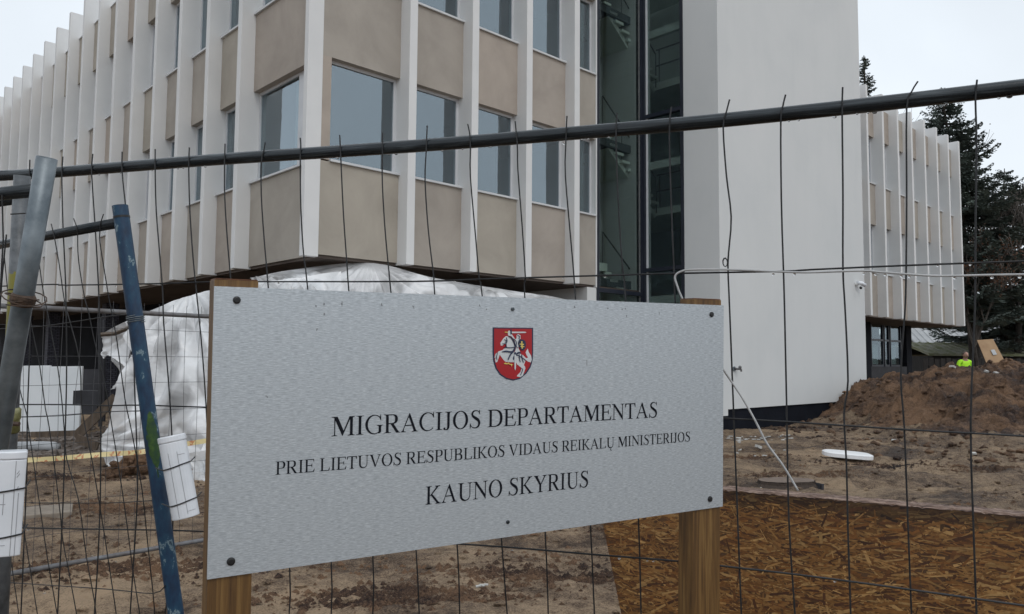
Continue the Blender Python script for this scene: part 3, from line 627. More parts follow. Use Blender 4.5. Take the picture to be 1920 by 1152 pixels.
# coat of arms, laid up from flat enamel pieces
M_red = noisy('crest_red', [(.3, (.30, .008, .014)), (.7, (.38, .012, .018))], 5, 3, .3)
M_navy = noisy('crest_navy', [(.3, (.010, .014, .040)), (.7, (.02, .03, .07))], 5, 3, .35)
M_silver = noisy('crest_silver', [(.3, (.52, .54, .56)), (.7, (.64, .66, .67))], 30, 3, .3)
M_gold = noisy('crest_gold', [(.3, (.62, .48, .10)), (.7, (.75, .60, .18))], 30, 3, .35)
def e(p): return sl(915 + p[0] / 10.02, 605 + p[1] / 10.02)
crest = None
def piece(name, polys, mat, z):
    b = MB()
    for i, p_ in enumerate(polys): b.prism([e(q) for q in p_], z - .0002, z + .00003 * i)
    return obj(name, b, mat, crest or plate, MS)
crest = piece('crest_shield', [[(86, 92), (846, 100), (846, 560), (838, 700), (800, 840), (720, 960), (600, 1060), (470, 1094), (340, 1064), (220, 985), (140, 870), (95, 720), (84, 560)]], M_navy, .0006)
piece('crest_field', [[(112, 114), (820, 120), (820, 560), (812, 700), (775, 830), (700, 940), (590, 1036), (470, 1068), (350, 1040), (238, 966), (162, 856), (120, 715), (110, 560)]], M_red, .0009)
piece('crest_horse', [[(330, 258), (375, 262), (425, 300), (470, 380), (492, 460), (480, 540), (520, 600), (600, 588), (650, 612), (712, 672), (748, 660), (722, 620), (700, 560), (724, 520), (740, 488), (762, 560), (802, 622), (818, 700), (800, 748), (748, 736), (700, 700), (690, 745), (668, 800), (690, 830), (697, 862), (648, 1000), (602, 1026), (534, 1010), (550, 985), (606, 930), (624, 850), (598, 830), (545, 790), (520, 746), (380, 748), (318, 736), (285, 700), (240, 640), (216, 602), (186, 692), (166, 742), (138, 755), (128, 700), (138, 664), (116, 658), (138, 590), (200, 540), (262, 522), (300, 490), (330, 470), (335, 400), (300, 402), (270, 432), (236, 436), (226, 385), (246, 356), (285, 298)]], M_silver, .0012)
piece('crest_rider', [[(498, 350), (436, 262), (408, 255), (368, 240), (364, 170), (388, 148), (412, 165), (432, 212), (458, 250), (505, 316), (528, 300), (528, 240), (560, 218), (600, 240), (602, 300), (580, 350), (560, 470), (592, 545), (580, 600), (560, 640), (450, 740), (400, 745), (360, 735), (470, 620), (520, 480)],
  ], M_silver, .0018)
piece('crest_sword', [[(430, 172), (688, 172), (716, 185), (688, 198), (430, 200)]], M_silver, .0017)
piece('crest_scabbard', [[(484, 600), (516, 600), (514, 850), (500, 902), (486, 860)]], M_silver, .0026)
piece('crest_harness', [vstroke([(372, 262), (430, 292), (480, 370), (500, 450), (470, 530), (415, 600), (365, 700)], [16, 24, 26, 26, 34, 26, 20], 4), vstroke([(292, 468), (400, 474), (480, 466)], [16, 18, 16], 4), vstroke([(252, 552), (330, 542), (420, 552), (470, 530)], [14, 34, 30, 20], 4),
  vstroke([(335, 280), (348, 350), (330, 400), (335, 470)], [12, 16, 14, 22], 4), vstroke([(262, 392), (300, 400), (330, 340), (290, 320)], [12, 12, 10, 10], 4), vstroke([(520, 612), (600, 640), (700, 712)], [18, 16, 14], 4), vstroke([(575, 600), (580, 680), (600, 742)], [16, 16, 12], 4), vstroke([(622, 600), (632, 690), (658, 752)], [16, 16, 12], 4),
  vstroke([(470, 700), (480, 640), (560, 570), (606, 572)], [24, 26, 36, 22], 4), [(410, 128), (434, 128), (436, 222), (410, 220)], [(484, 560), (512, 555), (516, 606), (480, 606)], vstroke([(540, 240), (580, 262), (570, 300), (590, 320)], [10, 14, 12, 10], 4), vstroke([(470, 300), (520, 360), (520, 440), (545, 480)], [8, 12, 12, 10], 4), vstroke([(600, 860), (640, 880), (600, 990)], [8, 10, 10], 4), vstroke([(170, 560), (150, 640), (160, 700)], [6, 12, 8], 4)], M_navy, .0023)
piece('crest_small_shield', [[(560, 340), (600, 318), (650, 322), (690, 350), (700, 410), (690, 480), (650, 525), (610, 515), (570, 460), (552, 400)]], M_navy, .0028)
piece('crest_double_cross', [[(608, 352), (630, 352), (640, 490), (616, 492)], [(580, 396), (660, 402), (660, 420), (580, 414)], [(598, 440), (668, 446), (668, 462), (598, 458)]], M_gold, .0031)
piece('crest_spurs', [[(284, 772), (320, 752), (345, 770), (375, 750), (400, 775), (330, 785)], [(375, 780), (420, 800), (432, 828), (440, 800), (460, 795), (430, 778)], [(304, 172), (362, 178), (364, 192), (304, 190)]], M_gold, .0026)

# ------------------------------------------------------------------ fences
FA = at_z(0, 330, 2.2); FB = at_z(1920, 163, 2.2); FN = (FB - FA).cross(UP).normalized()
if FN.y > 0: FN = -FN
def fp(x, y, o=0): return on_plane(x, y, FA + FN * o, FN)
fence = thing('mesh_fence_panel', Vector((fp(960, 700).x, fp(960, 700).y, 0)), 'wet galvanised mesh fence panel whose dark top rail crosses the whole view behind the sign', 'fence', 'temporary mesh fence panels')
RAILPX = [(-60, 333), (0, 330), (110, 323), (400, 300), (640, 284), (860, 268), (1100, 248), (1300, 231), (1500, 211), (1700, 189), (1920, 163), (2300, 118)]
def smooth_px(px, n=6):
    out = []
    for i in range(len(px) - 1):
        q = [px[max(i - 1, 0)], px[i], px[i + 1], px[min(i + 2, len(px) - 1)]]
        for k in range(n):
            t = k / n; out.append(tuple(.5 * ((2 * q[1][j]) + (-q[0][j] + q[2][j]) * t + (2 * q[0][j] - 5 * q[1][j] + 4 * q[2][j] - q[3][j]) * t * t + (-q[0][j] + 3 * q[1][j] - 3 * q[2][j] + q[3][j]) * t ** 3) for j in (0, 1)))
    out.append(px[-1]); return out
M_railtop = M_rail
obj('top_rail', MB().tube([fp(x, y) for x, y in smooth_px(RAILPX)], .0172, 20), M_rail, fence, smooth=True)
end0 = fp(-20, 331)
obj('upright', MB().tube([Vector((end0.x, end0.y, z)) for z in (2.28, 2.2, .1)], .021, 16), M_pole, fence, smooth=True)
end1 = fp(2300, 118)
obj('upright', MB().tube([Vector((end1.x, end1.y, z)) for z in (2.28, .1)], .021, 16), M_pole, fence, smooth=True)
VW = [
 [(56, 300), (55, 353), (57, 450), (57.6, 562), (55, 675), (51, 788), (50, 892), (40, 1136)],
 [(118, 294), (116, 332), (118, 421), (123, 534), (125, 675), (123, 788), (119, 922), (115, 1014), (108, 1151)],
 [(174, 289), (172, 328), (179, 434), (184.5, 534), (187, 619), (188, 743), (189, 800), (188, 937), (183, 1060), (177, 1151)],
 [(229, 285), (229, 323), (235, 383), (244, 471), (246, 560), (250, 607), (252, 716), (255, 794), (258, 904), (255, 983), (249, 1075), (244, 1151)],
 [(291, 280), (291, 322), (293, 396), (300, 484), (305, 547), (307, 607), (316, 716), (322, 810), (325, 904), (324, 983), (318, 1075), (310, 1151)],
 [(355, 277), (354, 318), (356, 396), (362, 484), (369, 554), (380, 669), (389, 810), (396, 1000), (390, 1151)],
 [(422, 270), (421, 310), (421.5, 373), (427, 459), (432, 519), (445, 700), (460, 1000), (462, 1151)],
 [(497.5, 267), (495, 282), (490, 306), (490, 368), (495, 445), (503, 539), (520, 750), (543, 1065), (542, 1152)],
 [(563, 259), (564, 277), (563, 300), (564, 388), (569, 474), (577, 542), (600, 800), (621, 1054), (621, 1152)],
 [(637, 254), (639, 296), (644, 402), (651, 502), (654, 545), (675, 800), (699, 1042), (699, 1152)],
 [(717.5, 249), (717, 290), (717, 345), (722, 431), (730, 517), (733, 548), (760, 800), (780, 1030), (786, 1152)],
 [(801, 236), (799, 286), (797, 338.5), (803, 431), (813, 517), (815, 551), (835, 800), (857, 1020), (862, 1152)],
 [(877, 233), (881, 254), (882, 281), (882, 332), (892, 447), (898.5, 523), (904, 554), (925, 800), (940, 1008), (951, 1152)],
 [(966, 228), (970, 274), (971, 319), (979, 424), (985, 520), (984, 558), (1005, 800), (1022, 995), (1028, 1152)],
 [(1063, 218), (1061, 268), (1060, 329), (1070, 447), (1076, 517), (1079, 561), (1095, 800), (1107, 985), (1114.5, 1152)],
 [(1157, 212), (1155, 258), (1159, 374), (1166, 486), (1173, 560), (1185, 800), (1197, 974), (1202, 1152)],
 [(1259, 200), (1255, 249), (1259, 393), (1264, 512), (1266, 568), (1280, 800), (1292, 970), (1296, 1152)],
 [(1368, 187), (1362, 210), (1356, 240), (1362, 329), (1371, 407), (1366, 475), (1365, 508), (1368, 579), (1376, 786), (1384, 997), (1390, 1151)],
 [(1473, 178), (1468, 198.5), (1464, 228), (1465, 374), (1469, 508), (1471, 579), (1475, 765), (1479, 971), (1490.5, 1151)],
 [(1580, 164), (1579, 214), (1580.5, 364), (1580.5, 505), (1584.5, 579), (1590, 714), (1582.5, 776), (1587, 868), (1590, 997), (1595, 1151)],
 [(1721, 153), (1709.5, 172), (1700, 204), (1700, 364), (1699, 501), (1697, 579), (1689, 704), (1695.5, 801), (1702, 971), (1709, 1151)],
 [(1832, 150), (1829, 189), (1831, 267), (1829, 423), (1828, 579), (1820, 791), (1825.5, 997), (1831, 1151)],
 [(1965, 130), (1963, 189), (1966, 423), (1960, 791), (1970, 1151)], [(2100, 120), (2103, 423), (2100, 791), (2110, 1151)]]
WR = .0020
for wl in VW:
    pts = smooth_px(wl, 3); P = [fp(x, y, .0185) for x, y in pts]; last = P[-1]; P.append(Vector((last.x, last.y, .12)))
    obj('vertical_wire', MB().tube(P, WR, 6), M_wire, fence)
HW = [[(-20, 537), (0, 537), (101, 533.5), (126, 535), (302, 532), (393, 529), (483, 528.5), (780, 528), (925, 523), (1160, 516), (1267, 513), (1468, 509), (1520, 506), (1700, 498), (1920, 490), (2250, 478)],
 [(-20, 760), (20, 759), (124, 759), (200, 761), (266, 760), (391, 764), (700, 770), (1000, 774), (1358, 784.5), (1694, 805.5), (1920, 818), (2250, 838)],
 [(-20, 986), (49, 990), (200, 993), (390, 997), (860, 1020), (1100, 1039), (1275, 1053), (1348, 1061), (1560, 1086), (1920, 1136), (2250, 1185)]]
for hl in HW: obj('horizontal_wire', MB().tube([fp(x, y, .0225) for x, y in smooth_px(hl, 3)], WR * 1.15, 6), M_wire, fence)
for z in (.8, .45, .15): obj('horizontal_wire', MB().tube([Vector((p_.x, p_.y, z)) for p_ in (fp(-20, 500, .022), fp(2250, 500, .022))], WR, 6), M_wire, fence)
# spiral of wire hooked on the mesh
c = fp(1360, 493, .03); b = MB(); b.tube([c + U_ * (.0075 * math.cos(a * .7)) + UP * (.010 * math.sin(a * .7)) + FN * (.001 * a) for a in range(0, 16)], .0013, 6)
tag(obj('wire_hook', b, M_wire), 'small curled wire hook on the mesh beside the white tower above the pale cable', 'hook')
# cable strung along the mesh
CB = [(1496, 920), (1468, 873), (1438, 832), (1417, 791), (1391, 745), (1358, 696), (1320, 640), (1282, 566), (1269, 534), (1266, 518), (1278, 509), (1300, 506), (1364, 506), (1468, 510), (1520, 511), (1614, 508), (1657, 511), (1754, 517.5), (1852, 516), (1920, 515), (2200, 512)]
b = MB().tube([fp(x, y, .030) for x, y in smooth_px(CB, 5)], .0024, 8)
tag(obj('white_cable', b, M_cable, smooth=True), 'pale cable looped along the mesh wires and hanging down right of the sign', 'cable')
def drops(name, lst, lbl, of=.0):
    b = MB()
    for x, y, r_ in lst:
        c = fp(x, y, of); b.sphere(c, (r_, r_, r_ * .8), 8, 6)
    tag(obj(name, b, M_drop, smooth=True), lbl, 'water drops', kind='stuff')
dl = []
for _ in range(26):
    x = random.uniform(60, 1915); yb = np.interp(x, [p_[0] for p_ in RAILPX], [p_[1] for p_ in RAILPX]); k_ = FPX * .0172 / (fp(x, yb).y)
    dl.append((x, yb + k_ * 1.03, random.uniform(.0025, .0042)))
dl += [(1565, 218.5, .0055), (1640, 210, .006), (1772, 195, .007), (1893, 180, .007), (1058, 269, .005)]
drops('rain_drops', dl, 'rain drops hanging under the wet top rail of the mesh fence')
dl = []
for hl in HW:
    for _ in range(9):
        x = random.uniform(30, 1910); y = np.interp(x, [p_[0] for p_ in hl], [p_[1] for p_ in hl]); dl.append((x, y + 3.2, random.uniform(.0022, .0036)))
for x in (1620, 1642, 1660, 1690, 1705, 1790, 1828, 1860, 1912, 1450, 1490): dl.append((x, np.interp(x, [1468, 1614, 1657, 1754, 1920], [510, 508, 511, 517.5, 515]) + 5, .0036))
drops('rain_drops', dl, 'rain drops hanging from the mesh wires and the white cable', .0225)

# leaning panel with the blue end post
BT = at_y(225, 386, 2.18); BB = at_y(330, 1152, 2.24); bax = (BB - BT).normalized()
RR_ = at_y(222, 418, 2.19); RL = at_z(0, 459, RR_.z); rd = (RL - RR_).normalized(); PN2 = rd.cross(bax).normalized()
if PN2.y > 0: PN2 = -PN2
def p2(x, y, o=0): return on_plane(x, y, RR_ + PN2 * o, PN2)
fen2 = thing('mesh_fence_panel', Vector((BB.x, BB.y, 0)), 'leaning mesh fence panel hung on a chipped blue end post', 'fence', 'temporary mesh fence panels')
bend = BT + bax * ((BT.z - .02) / -bax.z)
bpst = obj('upright', MB().tube([BT, BT + bax * .02, bend], .0212, 20, cap=False), M_blue, fen2, smooth=True); bpst['label'] = 'chipped blue end post'
obj('post_collar', MB().tube([BT + bax * .03, BT + bax * .036], .0222, 20), M_tie, bpst)
m = noisy('green_paint', [(.35, (.006, .03, .03)), (.5, (.02, .06, .012)), (.65, (.05, .11, .012))], 30, 8, .5); q0 = at_y(285, 770, 2.2); q1 = at_y(303, 895, 2.2)
s0 = (q0 - BT).dot(bax); s1 = (q1 - BT).dot(bax)
# green paint splash: a ragged skin a hair proud of the post
b = MB(); sd_ = (EYE - q0); sd_ = (sd_ - bax * sd_.dot(bax)).normalized(); sc2 = bax.cross(sd_)
rows = 22
for i in range(rows + 1):
    f_ = i / rows; wd = (.9 * math.sin(math.pi * min(1, f_ * 1.15)) ** .6 if f_ < .85 else .1) * random.uniform(.7, 1.0); p_ = BT + bax * (s0 + (s1 - s0) * f_)
    for k in range(7):
        a = (k / 6 - .5) * 2 * wd - .15; b.v.append(tuple(p_ + (sd_ * math.cos(a) + sc2 * math.sin(a)) * .02145))
for i in range(rows):
    for k in range(6): b.f.append((i * 7 + k, i * 7 + k + 1, (i + 1) * 7 + k + 1, (i + 1) * 7 + k))
obj('paint_splash', b, m, bpst, smooth=True)
# wire wrapping on the post
wq = at_y(256, 592, 2.2); s0 = (wq - BT).dot(bax)
obj('wire_wrap', MB().tube([BT + bax * (s0 + .012 * i / 20) + (sd_ * math.cos(i * .7) + sc2 * math.sin(i * .7)) * .0235 for i in range(36)], .0014, 5), M_pole, bpst)
r0 = p2(222, 418); r1 = p2(-60, 470)
obj('top_rail', MB().tube([r0, r1], .0150, 16), M_rail, fen2, smooth=True)
V2 = [[(138, 410), (143, 424), (145.5, 439), (146, 471), (150, 509), (158.6, 558), (167, 590), (177, 639), (196, 716), (210, 800), (226, 900), (238, 983), (250, 1075), (262, 1151)],
 [(194, 402), (189, 418), (187.5, 431), (187.5, 456), (196, 509), (204, 558), (219, 638), (234, 747), (247, 810), (266, 916), (276, 1010), (287, 1113), (290, 1152)],
 [(96, 420), (102, 446), (111, 496), (119.6, 557), (126, 585), (149, 675), (153.5, 766), (170, 850), (180, 907), (195, 998), (212, 1110), (218, 1152)],
 [(68, 440), (73, 489), (80, 540), (90, 592), (106, 675), (115, 743), (120, 800), (125, 861), (147, 937), (162, 1044), (176, 1121), (180, 1152)],
 [(38, 460), (50, 560), (61, 621), (74.5, 687), (85, 766), (92, 800), (110, 937), (118, 1014), (128, 1066), (143.5, 1151)],
 [(8, 480), (22, 620), (35, 720), (50, 777), (53, 800), (73, 937), (88.5, 1044), (107, 1151)],
 [(-20, 480), (10, 720), (30, 900), (47, 1008), (70, 1151)], [(-40, 600), (-5, 900), (18, 1035), (35, 1151)]]
for wl in V2:
    P = [p2(x, y, .017) for x, y in smooth_px(wl, 3)]; P.append(P[-1] + (P[-1] - P[-2]).normalized() * .75); obj('vertical_wire', MB().tube(P, .00155, 6), M_wire, fen2)
H2 = [[(-20, 618), (47, 614), (97, 610), (200, 594), (238, 590)], [(-20, 786), (29, 783), (113, 780), (200, 772.5), (262, 771)], [(-20, 942), (49, 943), (200, 943.5), (284, 939)], [(-20, 1090), (6, 1092), (200, 1105), (287, 1113), (310, 1098)]]
for hl in H2: obj('horizontal_wire', MB().tube([p2(x, y, .020) for x, y in smooth_px(hl, 3)], .0015, 6), M_wire, fen2)

# standing panel farther back
C0, C1 = at_z(8, 1086, .03), at_z(390, 1018, .03); cdv = (C1 - C0).normalized(); cn = cdv.cross(UP).normalized()
if cn.y > 0: cn = -cn
C2 = C0 + cdv * 3.5; Cm = C0 - cdv * .25
fen3 = thing('mesh_fence_panel', Vector((C0.x, C0.y, 0)), 'grey mesh fence panel standing on the mud farther back, half hidden by the sign', 'fence', 'temporary mesh fence panels')
ztop3 = 1.6 + (at_y(200, 588, (C0 + cdv * 1).y).z - 1.6)
obj('top_rail', MB().tube([Vector((Cm.x, Cm.y, ztop3)), Vector((C2.x, C2.y, ztop3))], .019, 12), M_greyrail, fen3, smooth=True)
obj('bottom_rail', MB().tube([Vector((Cm.x, Cm.y, .06)), Vector((C2.x, C2.y, .06))], .019, 12), M_greyrail, fen3, smooth=True)
for q in (Cm, C2): obj('upright', MB().tube([Vector((q.x, q.y, .0)), Vector((q.x, q.y, ztop3 + .06))], .021, 12), M_pole, fen3, smooth=True)
for i in range(31):
    q = Cm + cdv * (.12 * i + .06); j = lambda: cdv * random.uniform(-.012, .012)
    P = [q + UP * z + j() + cn * .02 for z in (ztop3 + .05, 1.6, 1.3, 1.0, .7, .4, .05)]; obj('vertical_wire', MB().tube(P, .0017, 5), M_wirefar, fen3)
for k in range(8):
    z = ztop3 - .16 - .22 * k; P = [Cm + cdv * s_ + UP * (z + random.uniform(-.008, .008)) + cn * .022 for s_ in np.linspace(0, 3.7, 9)]
    obj('horizontal_wire', MB().tube(P, .0017, 5), M_wirefar, fen3)

# leaning galvanised panel at the left edge
A0 = at_y(88, 296, 1.68); A1 = at_y(6, 780, 1.80); aax = (A1 - A0).normalized()
fen4 = thing('mesh_fence_panel', Vector((A1.x - .1, A1.y, 0)), 'leaning mesh fence panel whose bare galvanised end pole is nearest at the left edge', 'fence', 'temporary mesh fence panels')
a_end = A0 + aax * ((A0.z - .03) / -aax.z)
ap = obj('upright', MB().tube([A0, A0 + aax * .3, a_end], .0212, 24, cap=False), M_pole, fen4, smooth=True, solid=.002); ap['label'] = 'bare galvanised end pole'
rr0 = on_plane(70, 340, A0 + aax * .06, Vector((0, 1, 0))); rr0 = A0 + aax * .072; rr1 = at_z(-90, 372, rr0.z)
obj('top_rail', MB().tube([rr0, rr1], .0150, 16), M_rail, fen4, smooth=True)
wn = (rr1 - rr0).cross(aax).normalized(); wn = -wn if wn.y > 0 else wn
for px in ([(4, 366), (6, 450), (-4, 620)], [(12, 440), (4, 520), (-10, 700)], [(-20, 366), (-30, 600)]):
    obj('vertical_wire', MB().tube([on_plane(x, y, rr0 + wn * .016, wn) for x, y in px], .0016, 6), M_wire, fen4)
# rusty coupler wire round the pole
wq = at_y(38, 560, 1.74); s0 = (wq - A0).dot(aax); sda = (EYE - wq); sda = (sda - aax * sda.dot(aax)).normalized(); sca = aax.cross(sda)
M_rust = noisy('rusty_steel', [(.3, (.03, .022, .018)), (.7, (.12, .075, .05))], 60, 5, .6, .4, 90, metallic=.4)
obj('clamp', MB().tube([A0 + aax * (s0 - .012), A0 + aax * (s0 - .004), A0 + aax * (s0 + .008), A0 + aax * (s0 + .016)], [.0215, .026, .026, .0215], 20), M_rust, ap, smooth=True)
obj('wire_wrap', MB().tube([A0 + aax * (s0 + .010 * math.sin(i * .35)) + (sda * math.cos(i * .5) + sca * math.sin(i * .5)) * (.026 + .0006 * i) for i in range(40)], .0016, 5), M_rust, ap)

# post with yellow paint
Y0 = at_y(42, 330, 2.08); Y1 = at_y(16, 840, 2.15); yax = (Y1 - Y0).normalized()
fen5 = thing('mesh_fence_panel', Vector((Y1.x, Y1.y, 0)), 'mesh fence panel at the left edge whose end post is daubed with yellow green paint', 'fence', 'temporary mesh fence panels')
yp = obj('upright', MB().tube([Y0, Y0 + yax * .4, Y0 + yax * ((Y0.z - .03) / -yax.z)], .0205, 18), M_yellowpost, fen5, smooth=True); yp['label'] = 'end post daubed yellow green'
yr = Y0 + yax * .06; yr1 = at_z(-90, 392, yr.z)
obj('top_rail', MB().tube([yr, yr1], .0150, 14), M_rail, fen5, smooth=True)
obj('tie_wire', MB().tube([at_y(20, 402, 2.05), at_y(52, 400, 2.05), at_y(66, 398, 2.02)], .002, 5), M_tie, yp)
M_rust2 = noisy('brown_bolt', [(.3, (.03, .018, .012)), (.7, (.08, .045, .03))], 60, 5, .6)
M_yclamp = noisy('yellow_clamp', [(.3, (.05, .045, .02)), (.5, (.17, .165, .06)), (.7, (.34, .33, .18))], 30, 5, .5)
cs_ = (at_y(20, 790, 2.13) - Y0).dot(yax)
obj('clamp', MB().tube([Y0 + yax * (cs_ + k_) for k_ in (-.035, -.03, -.005, 0, .03, .035)], [.0215, .026, .026, .0235, .0255, .0215], 18), M_yclamp, yp, smooth=True); cq = Y0 + yax * cs_
obj('bolt', MB().tube([cq + Vector((-.03, -.03, -.005)), cq + Vector((.045, -.03, -.008))], .006, 8), M_rust2, yp)

# white plastic cases tied to the posts
def case(name, M3, w_, h_, d_, label, slots, round_=.35):
    th = thing(name, M3.translation, label, 'plastic case', 'white plastic cases tied to the fence posts'); WM[th.name] = Matrix.Translation(M3.translation)
    n = 14; prof = [(-w_ / 2, 0)] + [(-w_ / 2 * math.cos(math.pi * i / n), d_ * (1 - round_) + d_ * round_ * math.sin(math.pi * i / n)) for i in range(n + 1)] + [(w_ / 2, 0)]
    def shell(y0, y1, g):
        b = MB(); cx_ = 0
        P = [(x * g, z * g) for x, z in prof]; m_ = len(P)
        vs = [(x, y0, z) for x, z in P] + [(x, y1, z) for x, z in P]
        fs = [(i, (i + 1) % m_, m_ + (i + 1) % m_, m_ + i) for i in range(m_)] + [tuple(range(m_))[::-1], tuple(range(m_, 2 * m_))]
        return b.add(vs, fs)
    bo = obj('body', shell(-h_ / 2, h_ * .42, 1), M_plast, th, M3, bevel=.002)
    obj('lid', shell(h_ * .422, h_ / 2, 1.03), M_plast, th, M3, bevel=.003)
    b = MB()
    for x0, y0, x1, y1 in slots:
        zz = d_ * (1 - round_) + d_ * round_ * math.sqrt(max(0, 1 - ((x0 + x1) / w_) ** 2)) + .0006
        za = d_ * (1 - round_) + d_ * round_ * math.sqrt(max(0, 1 - (2 * x0 / w_) ** 2)) + .0006; zb = d_ * (1 - round_) + d_ * round_ * math.sqrt(max(0, 1 - (2 * x1 / w_) ** 2)) + .0006
        b.tube([(x0, y0, za), ((x0 + x1) / 2, (y0 + y1) / 2, zz), (x1, y1, zb)], .0006, 4)
    obj('groove', b, M_groove, bo, M3)
    for ty in (h_ * .13, -h_ * .31):
        P = [(x * 1.03, ty + .004 * math.sin(x * 40), z + .0015) for x, z in prof[1:-1]]; P = [(-w_ * .75, ty + .006, -.02)] + P + [(w_ * .7, ty + .012, -.012)]
        obj('cable_tie', MB().tube(P, .0017, 5), M_tie, th, M3)
    return th
def frame_at(c, up, out):
    up = up.normalized(); z = (out - up * out.dot(up)).normalized(); x = up.cross(z); m_ = Matrix((x, up, z)).transposed().to_4x4(); m_.translation = c; return m_
c1 = at_y(19, 939, 1.70); h1 = (at_y(19, 843, 1.7) - at_y(19, 1036, 1.7)).length
case('plastic_case', frame_at(c1, Vector((.02, 0, 1)), EYE - c1), .050, h1, .045, 'white plastic case strapped with black ties to the post at the left edge',
     [(.006, h1 * .41, .006, -h1 * .5), (.014, h1 * .1, .014, -h1 * .5), (-.012, h1 * .1, -.012, -h1 * .1), (.009, .055, .014, .063), (.009, .062, .013, .069), (.011, .03, .013, .036), (-.02, h1 * .0, -.008, h1 * .0), (-.018, -.07, -.004, -.07), (-.018, -.085, -.004, -.085)], .18)
c2 = at_y(335, 893, 2.14); h2_ = (at_y(321, 816, 2.14) - at_y(350, 968, 2.14)).length
case('plastic_case', frame_at(c2, at_y(322, 820, 2.14) - at_y(348, 965, 2.14), EYE - c2), .070, h2_, .045, 'white rounded plastic case tilted against the blue post',
     [(-.016, h2_ * .30, -.016, -h2_ * .48), (.006, h2_ * .30, .006, -h2_ * .45), (.006, h2_ * .26, .024, h2_ * .26), (-.016, h2_ * .12, .004, h2_ * .12), (.006, -h2_ * .42, .026, -h2_ * .42)], .75)

# ------------------------------------------------------------------ strand board behind the fence
OA = at_z(1350, 918, 1.15); OB = at_z(1920, 968, 1.15); od = (OB - OA).normalized(); on_ = od.cross(UP).normalized(); on_ = -on_ if on_.y > 0 else on_
def op(x, y): return on_plane(x, y, OA, on_)
MO = Matrix((od, UP, od.cross(UP))).transposed().to_4x4(); MO.translation = OA; MOi = MO.inverted()
TL, BL = MOi @ op(1113, 897), MOi @ op(1165, 1152)
k_ = (BL.x - TL.x) / (BL.y - TL.y); xl = lambda y: TL.x + k_ * (y - TL.y); XR = 1.45; YB = -1.13
sgn = 1 if (MO.to_3x3() @ Vector((0, 0, 1))).dot(on_) > 0 else -1
osb = thing('strand_board', OA - UP * 1.15, 'broad sheet of wet brown strand board standing low behind the fence', 'board')
M_osbbase = noisy('strand_board_core', [(.3, (.05, .022, .008)), (.7, (.11, .05, .018))], 20, 6, .6)
b = MB(); b.prism([(xl(0), 0), (xl(YB), YB), (XR, YB), (XR, 0)], -.012 if sgn > 0 else 0, 0 if sgn > 0 else .012); bd = obj('board', b, M_osbbase, osb, MO)
m, t, p = nodemat('wood_flakes'); at = t.nodes.new('ShaderNodeAttribute'); at.attribute_name = 'flake'
mpf = mapped(t, (60, 60, 60)); nf = N(t, 'ShaderNodeTexNoise', Scale=1.5, Detail=4); t.links.new(mpf.outputs[0], nf.inputs[0])
ml = N(t, 'ShaderNodeMix', data_type='RGBA', blend_type='MULTIPLY'); ml.inputs[0].default_value = .5; rf_ = ramp(t, nf.outputs[0], [(.3, (.5, .5, .5)), (.6, (1.15, 1.15, 1.15))])
t.links.new(at.outputs['Color'], ml.inputs[6]); t.links.new(rf_.outputs[0], ml.inputs[7]); t.links.new(ml.outputs[2], p.inputs['Base Color']); p.inputs['Roughness'].default_value = .45
vs, fs, cs = [], [], []
pal = [(.17, .074, .018), (.235, .114, .033), (.28, .146, .046), (.115, .043, .011), (.20, .090, .025), (.35, .20, .072), (.060, .021, .007), (.17, .066, .014)]
R2 = random.Random(5)
for i in range(12500):
    y = R2.uniform(YB * .62, -.001); x = R2.uniform(xl(y) + .005, XR); L = R2.uniform(.025, .08) * (1.4 if R2.random() < .12 else 1); wd = R2.choice((R2.uniform(.0018, .005), R2.uniform(.004, .012)))
    a = R2.gauss(0, .33) if R2.random() < .82 else R2.uniform(-1.57, 1.57); h_ = sgn * (.0003 + .0018 * R2.random()); tl = sgn * R2.uniform(-.0004, .0004)
    ca, sa = math.cos(a), math.sin(a); q = []
    for sx, sy in ((-1, -.8), (-.85, -1), (.9, -1), (1, .6), (.85, 1), (-.95, .9)):
        lx_, ly_ = sx * L / 2 * R2.uniform(.85, 1), sy * wd * R2.uniform(.7, 1) * .5; px_, py_ = x + lx_ * ca - ly_ * sa, min(y + lx_ * sa + ly_ * ca, -.0005)
        px_ = max(px_, xl(py_)); q.append((px_, py_, h_ + tl * sx))
    k = len(vs); vs += q; fs.append(tuple(range(k, k + 6)) if sgn > 0 else tuple(range(k, k + 6))[::-1])
    c = pal[int(R2.random() ** 1.1 * 8) % 8]; dk = 1.0 if y < -.02 - .045 * R2.random() else .35; v_ = R2.uniform(.75, 1.2) * dk; cs.append(tuple(c_ * v_ for c_ in c))
me = bpy.data.meshes.new('wood_strand'); me.from_pydata(vs, [], fs); me.materials.append(m)
ca_ = me.color_attributes.new('flake', 'FLOAT_COLOR', 'CORNER'); arr = np.repeat(np.array([(*c, 1) for c in cs], 'f4'), 6, axis=0); ca_.data.foreach_set('color', arr.ravel())
fl = link('wood_strand', me, bd, MO); fl['kind'] = 'stuff'
